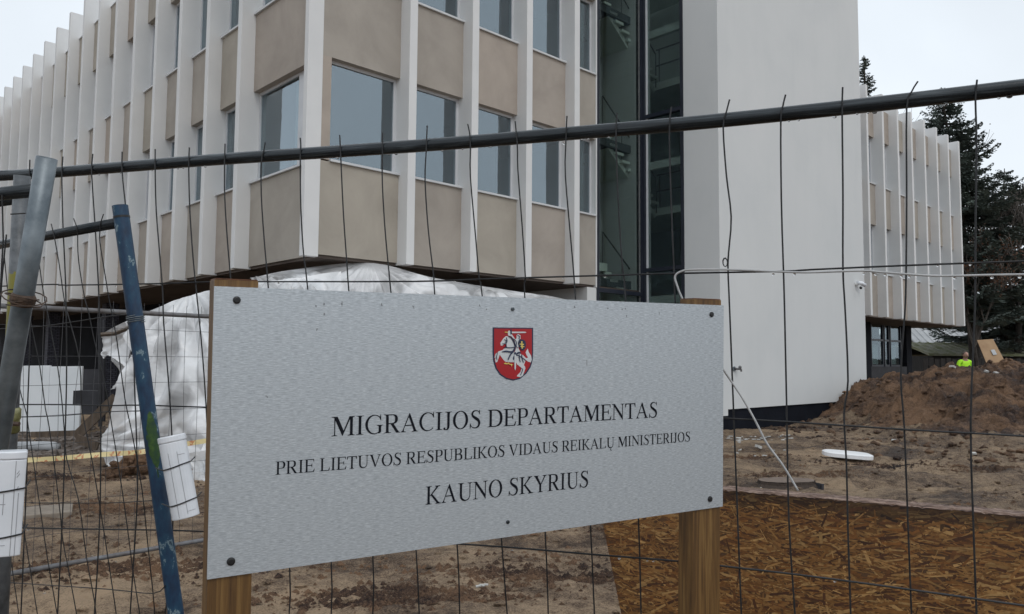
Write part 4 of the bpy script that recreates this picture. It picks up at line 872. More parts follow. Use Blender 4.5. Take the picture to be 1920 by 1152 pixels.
# muddy top edge of the double board
ev = MB(); nE = 160; rE = 6
for i in range(nE + 1):
    x = xl(0) + (XR - xl(0)) * i / nE
    for j in range(rE + 1):
        o = (.004 - .085 * j / rE) * sgn; ev.v.append((x, .001 + .004 * random.random() - (.006 if j in (0, rE) else 0) + .003 * random.random(), o + random.uniform(-.003, .003)))
for i in range(nE):
    for j in range(rE): k = i * (rE + 1) + j; ev.f.append((k, k + 1, k + rE + 2, k + rE + 1))
M_mudedge = noisy('muddy_edge', [(.36, (.04, .02, .014)), (.5, (.14, .085, .062)), (.64, (.29, .205, .16))], 40, 9, .75, .7, 50, (.35, 2, 2), bdist=.006)
obj('muddy_top', ev, M_mudedge, bd, MO)
b = MB(); b.prism([(xl(0) + .01, -.006), (xl(YB) + .01, YB), (XR, YB), (XR, -.006)], *((-.08, -.068) if sgn > 0 else (.068, .08))); obj('rear_board', b, M_osbbase, osb, MO)

# ------------------------------------------------------------------ plastic sheeting round the corner of the building
m, t, p = nodemat('plastic_sheeting'); M_sheet = m
mpx = mapped(t); nz = N(t, 'ShaderNodeTexNoise', Scale=1.2, Detail=6, Distortion=1.5); t.links.new(mpx.outputs[0], nz.inputs[0])
rz = ramp(t, nz.outputs[0], [(.30, (.66, .67, .68)), (.62, (.80, .80, .81))]); t.links.new(rz.outputs[0], p.inputs['Base Color'])
p.inputs['Roughness'].default_value = .30; p.inputs['Coat Weight'].default_value = .25
ns = N(t, 'ShaderNodeTexNoise', Scale=.75, Detail=3, Distortion=1.2); t.links.new(mpx.outputs[0], ns.inputs[0]); rs_ = ramp(t, ns.outputs[0], [(.46, (.0, .0, .0)), (.56, (.42, .42, .42))])
tn = t.nodes.new('ShaderNodeBsdfTransparent'); tl_ = t.nodes.new('ShaderNodeBsdfTranslucent'); tl_.inputs[0].default_value = (.8, .8, .8, 1); m1_ = t.nodes.new('ShaderNodeMixShader'); m2_ = t.nodes.new('ShaderNodeMixShader')
m1_.inputs[0].default_value = .12; t.links.new(p.outputs[0], m1_.inputs[1]); t.links.new(tl_.outputs[0], m1_.inputs[2]); t.links.new(rs_.outputs[0], m2_.inputs[0]); t.links.new(m1_.outputs[0], m2_.inputs[1]); t.links.new(tn.outputs[0], m2_.inputs[2]); t.links.new(m2_.outputs[0], t.nodes['Material Output'].inputs[0])
nb = N(t, 'ShaderNodeTexNoise', Scale=2.6, Detail=7, Distortion=.6); t.links.new(mpx.outputs[0], nb.inputs[0]); bb = N(t, 'ShaderNodeBump', Strength=.6, Distance=.10); t.links.new(nb.outputs[0], bb.inputs['Height']); t.links.new(bb.outputs[0], p.inputs['Normal'])
def cat(p, t):
    n = len(p) - 1; i = min(int(t * n), n - 1); f_ = t * n - i
    q = [p[max(i - 1, 0)], p[i], p[i + 1], p[min(i + 2, n)]]
    return (q[1] * 2 + (q[2] - q[0]) * f_ + (q[0] * 2 - q[1] * 5 + q[2] * 4 - q[3]) * f_ * f_ + (-q[0] + q[1] * 3 - q[2] * 3 + q[3]) * f_ ** 3) * .5
def drape(name, rows, nu, nv, amp, seed, parent=None, ridges=14, peaks=()):
    P = np.zeros((nv + 1, nu + 1, 3))
    for j in range(nv + 1):
        row = [cat([r_[i] for r_ in rows], j / nv) for i in range(len(rows[0]))]
        for i in range(nu + 1): P[j, i] = cat(row, i / nu)
    du = np.gradient(P, axis=1); dv = np.gradient(P, axis=0); nn = np.cross(du, dv); nn /= np.linalg.norm(nn, axis=2, keepdims=True) + 1e-9
    Uu, Vv = np.meshgrid(np.linspace(0, 1, nu + 1), np.linspace(0, 1, nv + 1))
    q1 = fbm(Uu * 2.2, Vv * 1.6, seed + 5, 1, 2)
    fold = lambda a_, b_, sd3, f_: 1 - 2.6 * np.abs(fbm(a_, b_, sd3, f_, 1))
    d_ = amp * (.9 * fold(Uu * ridges * .55 + 2.4 * q1 + Vv * 1.2, Vv * .9, seed, 1) + .55 * fold(Uu * ridges * .5 - Vv * 4 + q1, Vv * 1.5 + Uu * 2, seed + 9, 1)
      + .30 * fold(Uu * ridges * 1.5 + 3 * q1, Vv * 2.2 + 2 * q1, seed + 13, 1) + .16 * fold(Uu * ridges * 1.3 + Vv * 9, Vv * 8 - Uu * 7, seed + 17, 1) + .05 * fbm(Uu * 9, Vv * 9, seed + 20, 3, 3))
    if peaks:
        d_ = d_ * .28
        wsum = 0; acc = 0
        for pu, pv, nf2, st_, asp in peaks:
            rx_ = (Uu - pu) * asp; ry_ = (Vv - pv); rr_ = np.hypot(rx_, ry_); th_ = np.arctan2(ry_, rx_) + .10 * fbm(Uu * 5, Vv * 3, seed + 31, 1, 2) 
            tri = np.abs(((th_ / math.pi * nf2 + .35 * fbm(th_ * 2 + pu * 9, rr_ * .4, seed + 37, 1, 2)) % 1) - .5) * 2
            wgt = 1 / (rr_ + .06) ** 3; acc = acc + wgt * (tri ** 1.4 - .5) * st_ * np.minimum(rr_ * 2.2, 1); wsum = wsum + wgt
        d_ = d_ + acc / wsum
    P = P + nn * (d_ * np.minimum(1, Vv * 6 + .1) * (1.7 if peaks else 2.1))[..., None]
    b = MB(); b.v = [tuple(x) for x in P.reshape(-1, 3)]; w_ = nu + 1
    b.f = [(j * w_ + i, j * w_ + i + 1, (j + 1) * w_ + i + 1, (j + 1) * w_ + i) for j in range(nv) for i in range(nu)]
    return obj(name, b, M_sheet, parent, smooth=True)
def pts(l): return [at_y(x, y, d_) for x, y, d_ in l]
sh = thing('plastic_sheeting', at_y(300, 880, 11.8), 'crumpled white plastic sheeting draped from the overhang down to the mud behind the sign', 'plastic sheet')
top = pts([(236, 604, 12.6), (320, 566, 12.6), (392, 545, 12.6), (480, 530, 12.9), (560, 520, 13.2), (640, 508, 13.6)])
md1 = pts([(238, 665, 12.3), (310, 640, 12.0), (392, 640, 11.8), (480, 640, 12.0), (560, 640, 12.4), (640, 640, 12.8)])
md2 = pts([(212, 750, 12.0), (300, 740, 11.7), (392, 740, 11.4), (480, 740, 11.6), (560, 740, 12.0), (640, 740, 12.4)])
md3 = pts([(186, 825, 11.7), (290, 830, 11.5), (392, 835, 11.1), (480, 840, 11.3), (560, 840, 11.6), (640, 840, 12.0)])
bot = pts([(200, 878, 11.5), (290, 868, 11.6), (392, 893, 10.9), (480, 900, 11.0), (560, 900, 11.3), (640, 900, 11.6)])
drape('sheet_skirt', [top, md1, md2, md3, bot], 200, 150, .17, 3, sh, 14, ((.30, -.05, 9, .26, 1.1), (.75, .30, 7, .22, 1.1), (-.05, .75, 6, .16, 1.1), (.55, 1.15, 9, .22, 1.1)))
rt = [P0 + dR * a + nR * o + UP * z for a, o, z in ((-.5, -1.6, 3.1), (.0, -.9, 3.25), (1.1, -.02, 3.40), (2.6, .1, 3.22), (4.6, .1, 3.12), (6.2, .05, 3.06), (7.4, .0, 2.88))]
rm = [P0 + dR * a + nR * o + UP * z for a, o, z in ((-1.2, .2, 2.75), (-.4, .6, 2.75), (.8, .7, 2.62), (2.4, .8, 2.75), (4.4, .75, 2.75), (6.0, .6, 2.70), (7.3, .4, 2.5))]
rb = [P0 + dR * a + nR * o + UP * z for a, o, z in ((-2.0, 1.0, 1.2), (-.8, 1.4, 1.1), (.8, 1.6, 1.0), (2.4, 1.6, 1.0), (4.4, 1.5, 1.0), (6.0, 1.2, 1.0), (7.3, .9, 1.0))]
rz_ = [P0 + dR * a + nR * o + UP * z for a, o, z in ((-2.6, 1.3, .0), (-.8, 1.8, .0), (.8, 1.9, .0), (2.4, 1.9, .0), (4.4, 1.8, .0), (6.0, 1.4, .0), (7.3, 1.0, .0))]
drape('sheet_roof', [rt, rm, rb, rz_], 320, 110, .10, 13, sh, 22, ((.335, -.02, 13, .13, 3.2), (.13, .0, 9, .10, 3.2), (.60, .02, 9, .09, 3.2), (.85, .03, 9, .08, 3.2)))
lf = [[at_y(x, y, d_) for x, y, d_ in r_] for r_ in (((186, 628, 12.9), (215, 612, 12.7), (245, 598, 12.6)), ((178, 652, 12.9), (208, 640, 12.7), (244, 622, 12.5)), ((180, 668, 12.8), (196, 665, 12.7), (232, 690, 12.4)))]
drape('sheet_flap', lf, 30, 20, .05, 23, sh, 6)
lf = [[at_y(x, y, d_) for x, y, d_ in r_] for r_ in (((190, 655, 13.9), (208, 650, 13.8), (226, 660, 13.6)), ((200, 690, 13.9), (212, 700, 13.8), (226, 680, 13.7)), ((194, 730, 13.9), (208, 724, 13.8), (222, 712, 13.6)))]
drape('sheet_scrap', lf, 24, 18, .08, 63, sh, 5)
lp = [[at_y(x, y, d_) for x, y, d_ in r_] for r_ in (((183, 855, 11.6), (206, 850, 11.45), (228, 858, 11.4)), ((184, 870, 11.5), (206, 872, 11.3), (226, 870, 11.3)), ((190, 882, 11.3), (206, 886, 11.2), (218, 884, 11.2)))]
drape('sheet_foot', lp, 16, 14, .05, 33, sh, 4)
lp = [[at_y(x, y, d_) for x, y, d_ in r_] for r_ in (((345, 850, 10.9), (370, 845, 10.8), (400, 842, 10.7)), ((350, 872, 10.5), (372, 870, 10.4), (400, 868, 10.3)), ((340, 886, 10.3), (372, 890, 10.2), (400, 892, 10.1)))]
drape('sheet_tail', lp, 22, 14, .07, 43, sh, 5)
# timber batten holding the flap
b = MB(); b.tube([at_y(188, 628, 12.7), at_y(215, 626, 12.6), at_y(250, 612, 12.45)], .035, 4); obj('batten', b, M_roughwood, sh)

# ------------------------------------------------------------------ clutter on the left
def ypix(x, y, Y, sz, rot, name, mat, label, cat, group=None, bevel=.004):
    b = MB(); c = at_y(x, y, Y); b.cube(c, sz, Matrix.Rotation(rot[2], 3, 'Z') @ Matrix.Rotation(rot[1], 3, 'Y') @ Matrix.Rotation(rot[0], 3, 'X'))
    return tag(obj(name, b, mat, bevel=bevel), label, cat, group)
W0 = at_y(32, 748, 16.6); W1 = at_y(151, 748, 16.2)
wdv = (W1 - W0).normalized(); th = thing('insulation_board', Vector((W0.x, W0.y, 0)), 'large white insulation board propped upright under the overhang at left', 'board')
wl = (W1 - W0).length; wnn = wdv.cross(UP)
for k in range(2):
    obj('board_sheet', MB().box(Vector((W0.x, W0.y, 0)), wdv, wnn, k * wl / 2 + .004, (k + 1) * wl / 2 - .004, -.05, 0, at_y(90, 812, 16.4).z, at_y(90, 687 + 2 * k, 16.4).z), M_foamboard, th, bevel=.006)
tag(obj('drain_pipe', MB().tube([at_y(26, 838, 13.4), at_y(80, 837, 13.3), at_y(100, 838, 13.3), at_y(110, 840, 13.3)], [.085, .085, .085, .07], 14), noisy('grey_pipe', [(.3, (.28, .29, .30)), (.7, (.38, .39, .40))], 6, 4, .5), smooth=True), 'grey plastic pipe lying in the rubble below the white insulation board', 'pipe')
ds = [(158, 590, 700, 15.4), (168, 660, 770, 15.2), (196, 640, 770, 14.6)]
fr = thing('scaffold_frame', at_y(185, 770, 14.4), 'dark upright props standing between the white board and the plastic sheeting', 'props')
for x, y0, y1, Y in ((188, 595, 800, 13.8), (194, 600, 790, 14.2)):
    obj('prop', MB().tube([at_y(x, y0, Y), at_y(x, y1, Y)], .035, 8), M_darkboard, fr)
obj('side_board', MB().cube(at_y(170, 735, 15.6), (.30, .04, .9)), M_darkboard, fr); obj('crate', MB().cube(at_y(170, 745, 14.8), (.5, .3, .25)), M_darkboard, fr)
for (xa, ya, xb, yb, Y, w_, lab) in ((142, 820, 218, 745, 13.2, .16, 'brown plank leaning beside the left edge of the plastic sheeting'), (60, 815, 150, 812, 14.2, .10, 'long thin plank lying flat below the white insulation board'),
        (145, 822, 185, 838, 12.9, .14, 'short dark plank lying on the rubble next to the sheeting'), (110, 650, 120, 700, 15.5, .03, None)):
    if lab is None: continue
    A_ = at_y(xa, ya, Y); B_ = at_y(xb, yb, Y); d_ = (B_ - A_).normalized(); n_ = Vector((0, -1, 0)); s_ = d_.cross(n_).normalized(); n_ = s_.cross(d_)
    vs = [A_ + d_ * a * (B_ - A_).length + s_ * c_ * w_ + n_ * e_ * .03 for a in (0, 1) for c_ in (-.5, .5) for e_ in (0, 1)]
    tag(obj('plank', MB().add(vs, [(0, 1, 3, 2), (4, 6, 7, 5), (0, 4, 5, 1), (2, 3, 7, 6), (0, 2, 6, 4), (1, 5, 7, 3)]), M_roughwood), lab, 'plank', 'loose planks in the rubble')
b = MB(); R4 = random.Random(11)
for i in range(520):
    x, y = R4.uniform(30, 215), R4.uniform(806, 862); c = at_z(x, y, .0); c = Vector((c.x, c.y, H(c.x, c.y) + .03)); s_ = R4.uniform(.03, .13)
    b.cube(c, (s_ * R4.uniform(.5, 2), s_ * R4.uniform(.5, 1.5), s_ * R4.uniform(.25, .7)), Matrix.Rotation(R4.uniform(0, 3), 3, 'Z') @ Matrix.Rotation(R4.uniform(-.5, .5), 3, 'X'))
tag(obj('rubble', b, M_rubble), 'broken grey rubble heaped under the overhang at the left', 'rubble', kind='stuff')
b = MB(); R4 = random.Random(12)
hp = []
for i in range(700):
    a = R4.gauss(0, .45); c = at_z(268 + a * 60, 885, .0); rr = R4.random(); c = Vector((c.x, c.y + R4.gauss(0, .25), 0)); hh = .26 * math.exp(-(a / .55) ** 2)
    s_ = R4.uniform(.02, .08); c.z = H(c.x, c.y) + hh * R4.random(); b.sphere(c, (s_, s_ * R4.uniform(.7, 1.2), s_ * .7), 5, 4)
tag(obj('soil_heap', b, M_mound), 'small heap of dark earth at the foot of the plastic sheeting', 'soil', kind='stuff')
# barrier tape
m, t, p = nodemat('barrier_tape'); M_tape = m
mpt = mapped(t, (1, 1, 1), 'UV'); ck = N(t, 'ShaderNodeTexNoise', Scale=4, Detail=2); t.links.new(mpt.outputs[0], ck.inputs[0])
wv = N(t, 'ShaderNodeTexWave', Scale=.35, Distortion=.3); wv.wave_profile = 'SAW'; t.links.new(mpt.outputs[0], wv.inputs[0])
rw = ramp(t, wv.outputs[0], [(.42, (.0, .0, .0)), (.44, (1, 1, 1))]); rc = ramp(t, ck.outputs[0], [(.51, (.0, .0, .0)), (.56, (1, 1, 1))])
mu = N(t, 'ShaderNodeMath', operation='MULTIPLY'); t.links.new(rw.outputs[0], mu.inputs[0]); t.links.new(rc.outputs[0], mu.inputs[1])
mxx = N(t, 'ShaderNodeMix', data_type='RGBA'); t.links.new(mu.outputs[0], mxx.inputs[0]); mxx.inputs[6].default_value = (.76, .64, .34, 1); mxx.inputs[7].default_value = (.58, .24, .12, 1); t.links.new(mxx.outputs[2], p.inputs['Base Color']); p.inputs['Roughness'].default_value = .4
tpx = [(-40, 864, 10.6), (50, 863, 10.6), (120, 859, 10.5), (185, 853, 10.4), (250, 849, 10.2), (275, 846, 10.2), (330, 836, 10.2), (392, 826, 10.2), (470, 815, 10.2)]
me = bpy.data.meshes.new('barrier_tape'); vs = []; 
for i, (x, y) in enumerate(smooth_px([(a, b_) for a, b_, c in tpx], 5)):
    Yd = 10.4; tw_ = .12 * math.sin(i * .55); c = at_y(x, y, Yd); vs += [c + Vector((0, tw_ * .03, .032)), c + Vector((0, -tw_ * .05, -.032))]
n_ = len(vs) // 2; me.from_pydata(vs, [], [(2 * i, 2 * i + 1, 2 * i + 3, 2 * i + 2) for i in range(n_ - 1)]); uvl = me.uv_layers.new(name='UV')
for pl in me.polygons:
    for li in pl.loop_indices:
        vi = me.loops[li].vertex_index; uvl.data[li].uv = ((vi // 2) * .35, (vi % 2) * .3)
me.materials.append(M_tape); tag(link('barrier_tape', me), 'yellow barrier tape with red print stretched across the yard at the left', 'barrier tape')

# ------------------------------------------------------------------ clutter on the right
c = at_z(1589, 852, .09); th = thing('white_slab', Vector((c.x, c.y, H(c.x, c.y))), 'thin white rounded slab lying on the mud in front of the spoil heap', 'slab')
b = MB(); Rm = Matrix.Rotation(-.15, 3, 'Z') @ Matrix.Rotation(.07, 3, 'Y') @ Matrix.Rotation(.06, 3, 'X'); n = 20
pr = [(.40 * math.copysign(abs(math.cos(a)) ** .55, math.cos(a)), .20 * math.copysign(abs(math.sin(a)) ** .7, math.sin(a))) for a in [2 * math.pi * i / n for i in range(n)]]
vs = [c + Rm @ Vector((x, y, -.04)) for x, y in pr] + [c + Rm @ Vector((x, y, .02)) for x, y in pr] + [c + Rm @ Vector((x * .9, y * .85, .035)) for x, y in pr]
b.add(vs, [(i, (i + 1) % n, n + (i + 1) % n, n + i) for i in range(n)] + [(n + i, n + (i + 1) % n, 2 * n + (i + 1) % n, 2 * n + i) for i in range(n)] + [tuple(range(2 * n, 3 * n)), tuple(range(n))[::-1]])
obj('slab_top', b, noisy('bright_white_plastic', [(.3, (.72, .73, .74)), (.7, (.8, .8, .8))], 6, 4, .4), th)
# stump
c = at_z(1474, 886, .12); c.z = H(c.x, c.y); th = thing('tree_stump', c, 'sawn tree stump low in the mud behind the strand board', 'stump')
b = MB(); n = 26; R5 = random.Random(4); rad = [.32 * (1 + .16 * math.sin(2 * a_ + 1) + R5.uniform(-.07, .07)) for a_ in [2 * math.pi * i / n for i in range(n)]]
rings = [(1.4, -.06), (1.15, .02), (1.0, .06), (.98, .095)]
for g_, z in rings:
    for i in range(n): a_ = 2 * math.pi * i / n; b.v.append((c.x + rad[i] * g_ * math.cos(a_) * 1.15, c.y + rad[i] * g_ * math.sin(a_) * .9, c.z + z + R5.uniform(-.008, .008)))
for k in range(3):
    for i in range(n): b.f.append((k * n + i, k * n + (i + 1) % n, (k + 1) * n + (i + 1) % n, (k + 1) * n + i))
obj('bark', b, noisy('bark', [(.3, (.018, .012, .009)), (.7, (.07, .048, .035))], 20, 7, .9, .8, 30, (3, 3, 1)), th)
b = MB(); b.add([(c.x + rad[i] * .96 * math.cos(2 * math.pi * i / n) * 1.15, c.y + rad[i] * .96 * math.sin(2 * math.pi * i / n) * .9, c.z + .098) for i in range(n)], [tuple(range(n))])
obj('cut_face', b, noisy('cut_wood', [(.3, (.11, .08, .06)), (.7, (.20, .15, .12))], 14, 7, .8, .3, 30), th)
b = MB(); 
for k in range(4): a_ = -.3 - k * .25; b.cube(c + Vector((.33 + .02 * k, -.10 - .05 * k, .03)), (.03, .03, .11), Matrix.Rotation(.35 - .1 * k, 3, 'Y'))
obj('root_splinter', b, M_darkboard, th)
b = MB(); R6 = random.Random(21)
for i in range(50):
    x = R6.uniform(1358, 1500); y = R6.gauss(821, 3.5) if R6.random() < .85 else R6.uniform(830, 860); q = at_z(x, y, .0); s_ = R6.uniform(.015, .045) * (2 if R6.random() < .1 else 1)
    b.cube(Vector((q.x, q.y, H(q.x, q.y) + .02)), (s_ * R6.uniform(.8, 3), s_, s_ * .5), Matrix.Rotation(R6.uniform(0, 3), 3, 'Z') @ Matrix.Rotation(R6.uniform(-.4, .4), 3, 'X'))
for x, y, s_ in ((1386, 837, .06), (1422, 845, .08), (1826, 858, .05), (1786, 690, .09), (1850, 708, .08), (1868, 716, .08), (1676, 830, .06)):
    q = at_y(x, y, 20.5) if y < 750 else at_z(x, y, 0); b.cube(Vector((q.x, q.y, H(q.x, q.y) + .04)), (s_ * 1.5, s_, s_ * .6), Matrix.Rotation(R6.uniform(0, 3), 3, 'Z') @ Matrix.Rotation(.4, 3, 'X'))
tag(obj('plaster_scraps', b, M_whitebit), 'pale scraps of plaster and foam along the foot of the white tower', 'debris', kind='stuff')
c = at_z(903, 1100, .03); b = MB(); R6 = random.Random(3); c.z = H(c.x, c.y) + .012
for k in range(4): b.cube(c + Vector((.02 * k - .03, R6.uniform(-.01, .01), .004 * k)), (.03, .02, .008), Matrix.Rotation(R6.uniform(0, 3), 3, 'Z') @ Matrix.Rotation(R6.uniform(-.6, .6), 3, 'X'))
tag(obj('paper_scrap', b, M_whitebit), 'crumpled white scrap of paper on the mud below the sign', 'litter')
c = at_z(58, 955, .04); c.z = H(c.x, c.y) + .03
b = MB(); b.cube(c, (.75, .55, .09), Matrix.Rotation(.5, 3, 'Z')); tag(obj('concrete_block', b, noisy('concrete', [(.3, (.16, .13, .10)), (.7, (.26, .22, .18))], 12, 7, .9, .5, 30), bevel=.01), 'flat muddy concrete block on the ground beyond the left white case', 'block')

# ------------------------------------------------------------------ beyond the wing
def gable(O, w_, d_, h_, rh, wallm, roofm, label, name='shed'):
    th = thing(name, O, label, 'house')
    b = MB(); b.cube(Vector(O) + Vector((w_ / 2, d_ / 2, h_ / 2)), (w_, d_, h_)); obj('wall', b, wallm, th)
    x0, x1, y0, ym, y1 = O[0] - .4, O[0] + w_ + .4, O[1] - .4, O[1] + d_ / 2, O[1] + d_ + .4
    b = MB(); z = O[2] + h_
    b.add([(x0, y0, z), (x1, y0, z), (x1, ym, z + rh), (x0, ym, z + rh), (x0, y1, z), (x1, y1, z), (x0, y0, z + .12), (x1, y0, z + .12), (x1, ym, z + rh + .12), (x0, ym, z + rh + .12), (x0, y1, z + .12), (x1, y1, z + .12)],
          [(6, 7, 8, 9), (9, 8, 11, 10), (0, 3, 2, 1), (3, 4, 5, 2), (0, 1, 7, 6), (4, 10, 11, 5), (0, 6, 9, 3), (3, 9, 10, 4), (1, 2, 8, 7), (2, 5, 11, 8)])
    r_ = obj('roof', b, roofm, th); n = int((x1 - x0) / .45); rb_ = MB()
    for i in range(n + 1):
        x = x0 + (x1 - x0) * i / n; rb_.tube([(x, y0, z + .14), (x, ym, z + rh + .14)], .04, 4)
    obj('roof_batten', rb_, roofm, r_); return th
M_moss = noisy('mossy_roof', [(.3, (.14, .16, .06)), (.5, (.24, .24, .17)), (.7, (.32, .32, .29))], 1.5, 8, .9, .6, 10)
M_grey = noisy('grey_sheet_roof', [(.3, (.34, .35, .36)), (.7, (.50, .51, .52))], 1, 6, .8)
M_dk = noisy('dark_timber', [(.3, (.012, .012, .012)), (.7, (.035, .03, .028))], 2, 6, .9, .4, 8, (6, 6, 1))
q = at_y(1748, 655, 44)
gable((q.x, 44, 0), 5.5, 5, 2.1, .7, M_dk, M_moss, 'low shed with a mossy roof seen under the far wing')
q = at_y(1722, 640, 56)
gable((q.x, 56, 0), 7, 6, 3.0, 2.0, M_white, M_grey, 'far house with a pale grey ribbed roof behind the mossy shed', 'far_house')
q = at_y(1838, 640, 60)
gable((q.x, 60, 0), 16, 6, 3.2, 1.9, M_dk, M_grey, 'long dark barn with grey roof behind the spruce at the right edge', 'barn')
# slatted dark fence behind the heap
th = thing('board_fence', (at_y(1735, 670, 40).x, 40, 0), 'dark slatted fence running behind the spoil heap', 'fence')
x = at_y(1735, 670, 40).x
for k in range(46): obj('slat', MB().cube((x + .3 * k, 40, .95), (.24, .03, 1.95 + .06 * math.sin(k * 2.1))), M_dk, th)
for z in (.5, 1.5): obj('crosspiece', MB().cube((x + 6.8, 40.06, z), (13.8, .06, .1)), M_dk, th)
# leaning panel
A_ = at_y(1832, 638, 33); B_ = at_y(1862, 636, 33); C_ = at_y(1886, 681, 32.2); D_ = at_y(1850, 682, 32.2)
nn_ = (B_ - A_).cross(D_ - A_).normalized() * .03
th = thing('leaning_panel', (D_.x, D_.y, 0), 'pale brown wooden panel leaning behind the heap beside the spruce trunk', 'panel')
dn = (D_ - A_); D2, C2_ = D_ + dn * 1.0, C_ + (C_ - B_) * 1.0
obj('panel_sheet', MB().add([A_, B_, C2_, D2, A_ + nn_, B_ + nn_, C2_ + nn_, D2 + nn_], [(0, 1, 2, 3), (7, 6, 5, 4), (0, 4, 5, 1), (1, 5, 6, 2), (2, 6, 7, 3), (3, 7, 4, 0)]), noisy('pale_panel', [(.3, (.28, .17, .09)), (.7, (.38, .25, .14))], 2, 6, .8), th)
pc = A_ * .42 + C_ * .58; ax = (B_ - A_).normalized(); ay = (D_ - A_).normalized(); nf_ = -nn_.normalized() if nn_.y > 0 else nn_.normalized()
obj('paper_notice', MB().add([pc + ax * a + ay * c_ + nf_ * .04 for a, c_ in ((-.09, -.15), (.07, -.17), (.10, .10), (-.07, .13))], [(0, 1, 2, 3)]), M_grey, th)

# person in a high visibility jacket behind the heap
PX, PY = at_y(1808, 670, 27.5).x, 27.5; pz = .28
per = thing('person', (PX, PY, pz), 'person in a bright yellow green high visibility jacket, head bowed, standing behind the spoil heap', 'person')
def skin(name, verts, edges, radii, mat, parent, lv=2):
    me = bpy.data.meshes.new(name); me.from_pydata([Vector(v) + Vector((PX, PY, pz)) for v in verts], edges, []); o = link(name, me, parent)
    s_ = o.modifiers.new('skin', 'SKIN')
    for i, r_ in enumerate(radii): me.skin_vertices[0].data[i].radius = r_ if isinstance(r_, tuple) else (r_, r_)
    me.skin_vertices[0].data[0].use_root = True
    sb = o.modifiers.new('sub', 'SUBSURF'); sb.levels = lv; sb.render_levels = lv; s_.use_smooth_shade = True; me.materials.append(mat); return o
M_skinp = noisy('skin', [(.3, (.36, .20, .15)), (.7, (.45, .27, .20))], 8, 3, .6)
M_vis = noisy('high_vis', [(.3, (.42, .85, .02)), (.7, (.52, .98, .04))], 6, 4, .7)
M_trs = noisy('work_trousers', [(.3, (.02, .025, .04)), (.7, (.04, .045, .06))], 6, 4, .9)
V = [(0, 0, .93), (0, -.01, 1.12), (0, -.01, 1.34), (0, -.02, 1.46), (0, -.05, 1.54), (0, -.07, 1.64), (.10, 0, .88), (.11, -.02, .5), (.12, 0, .1), (.12, -.12, .05), (-.10, 0, .88), (-.12, .02, .5), (-.13, .05, .1), (-.13, -.07, .05),
     (.19, -.01, 1.42), (.26, -.02, 1.14), (.20, -.2, .95), (-.19, -.01, 1.42), (-.27, -.03, 1.14), (-.20, -.2, .96)]
E_ = [(0, 1), (1, 2), (2, 3), (3, 4), (4, 5), (0, 6), (6, 7), (7, 8), (8, 9), (0, 10), (10, 11), (11, 12), (12, 13), (3, 14), (14, 15), (15, 16), (3, 17), (17, 18), (18, 19)]
rd_ = [(.15, .10), (.14, .10), (.16, .11), .07, .055, .085, .09, .065, .045, .04, .09, .065, .045, .04, .06, .045, .035, .06, .045, .035]
skin('body', V, E_, rd_, M_skinp, per)
b = MB(); b.sphere((PX, PY - .09, pz + 1.66), (.085, .10, .118), 16, 12); hd = obj('head', b, M_skinp, per, smooth=True)
b = MB(); b.tube([(PX, PY - .185, pz + 1.68), (PX, PY - .205, pz + 1.63)], [.01, .018], 6); obj('nose', b, M_skinp, hd, smooth=True)
for s_ in (-1, 1):
    obj('ear', MB().sphere((PX + s_ * .087, PY - .08, pz + 1.65), (.012, .025, .035), 6, 5), M_skinp, hd, smooth=True)
    obj('eye', MB().sphere((PX + s_ * .034, PY - .175, pz + 1.675), .012, 6, 5), M_tie, hd, smooth=True)
obj('mouth', MB().cube((PX, PY - .186, pz + 1.605), (.045, .008, .01)), M_rust, hd)
obj('hair', MB().sphere((PX, PY - .065, pz + 1.70), (.088, .10, .092), 14, 10), noisy('grey_hair', [(.3, (.10, .07, .06)), (.7, (.16, .12, .10))], 20, 4, .8), hd, smooth=True)
JV = [(0, 0, .95), (0, -.01, 1.12), (0, -.01, 1.32), (0, -.015, 1.44), (.19, -.01, 1.43), (.265, -.02, 1.15), (.21, -.19, .97), (-.19, -.01, 1.43), (-.275, -.03, 1.15), (-.21, -.19, .98)]
JE = [(0, 1), (1, 2), (2, 3), (3, 4), (4, 5), (5, 6), (3, 7), (7, 8), (8, 9)]
skin('jacket', JV, JE, [(.19, .14), (.18, .135), (.20, .14), (.11, .09), .085, .07, .055, .085, .07, .055], M_vis, per)
skin('trousers', [(0, 0, .92), (.10, 0, .86), (.11, -.02, .5), (.12, 0, .12), (-.10, 0, .86), (-.12, .02, .5), (-.13, .05, .12)], [(0, 1), (1, 2), (2, 3), (0, 4), (4, 5), (5, 6)], [(.17, .12), .11, .085, .07, .11, .085, .07], M_trs, per)

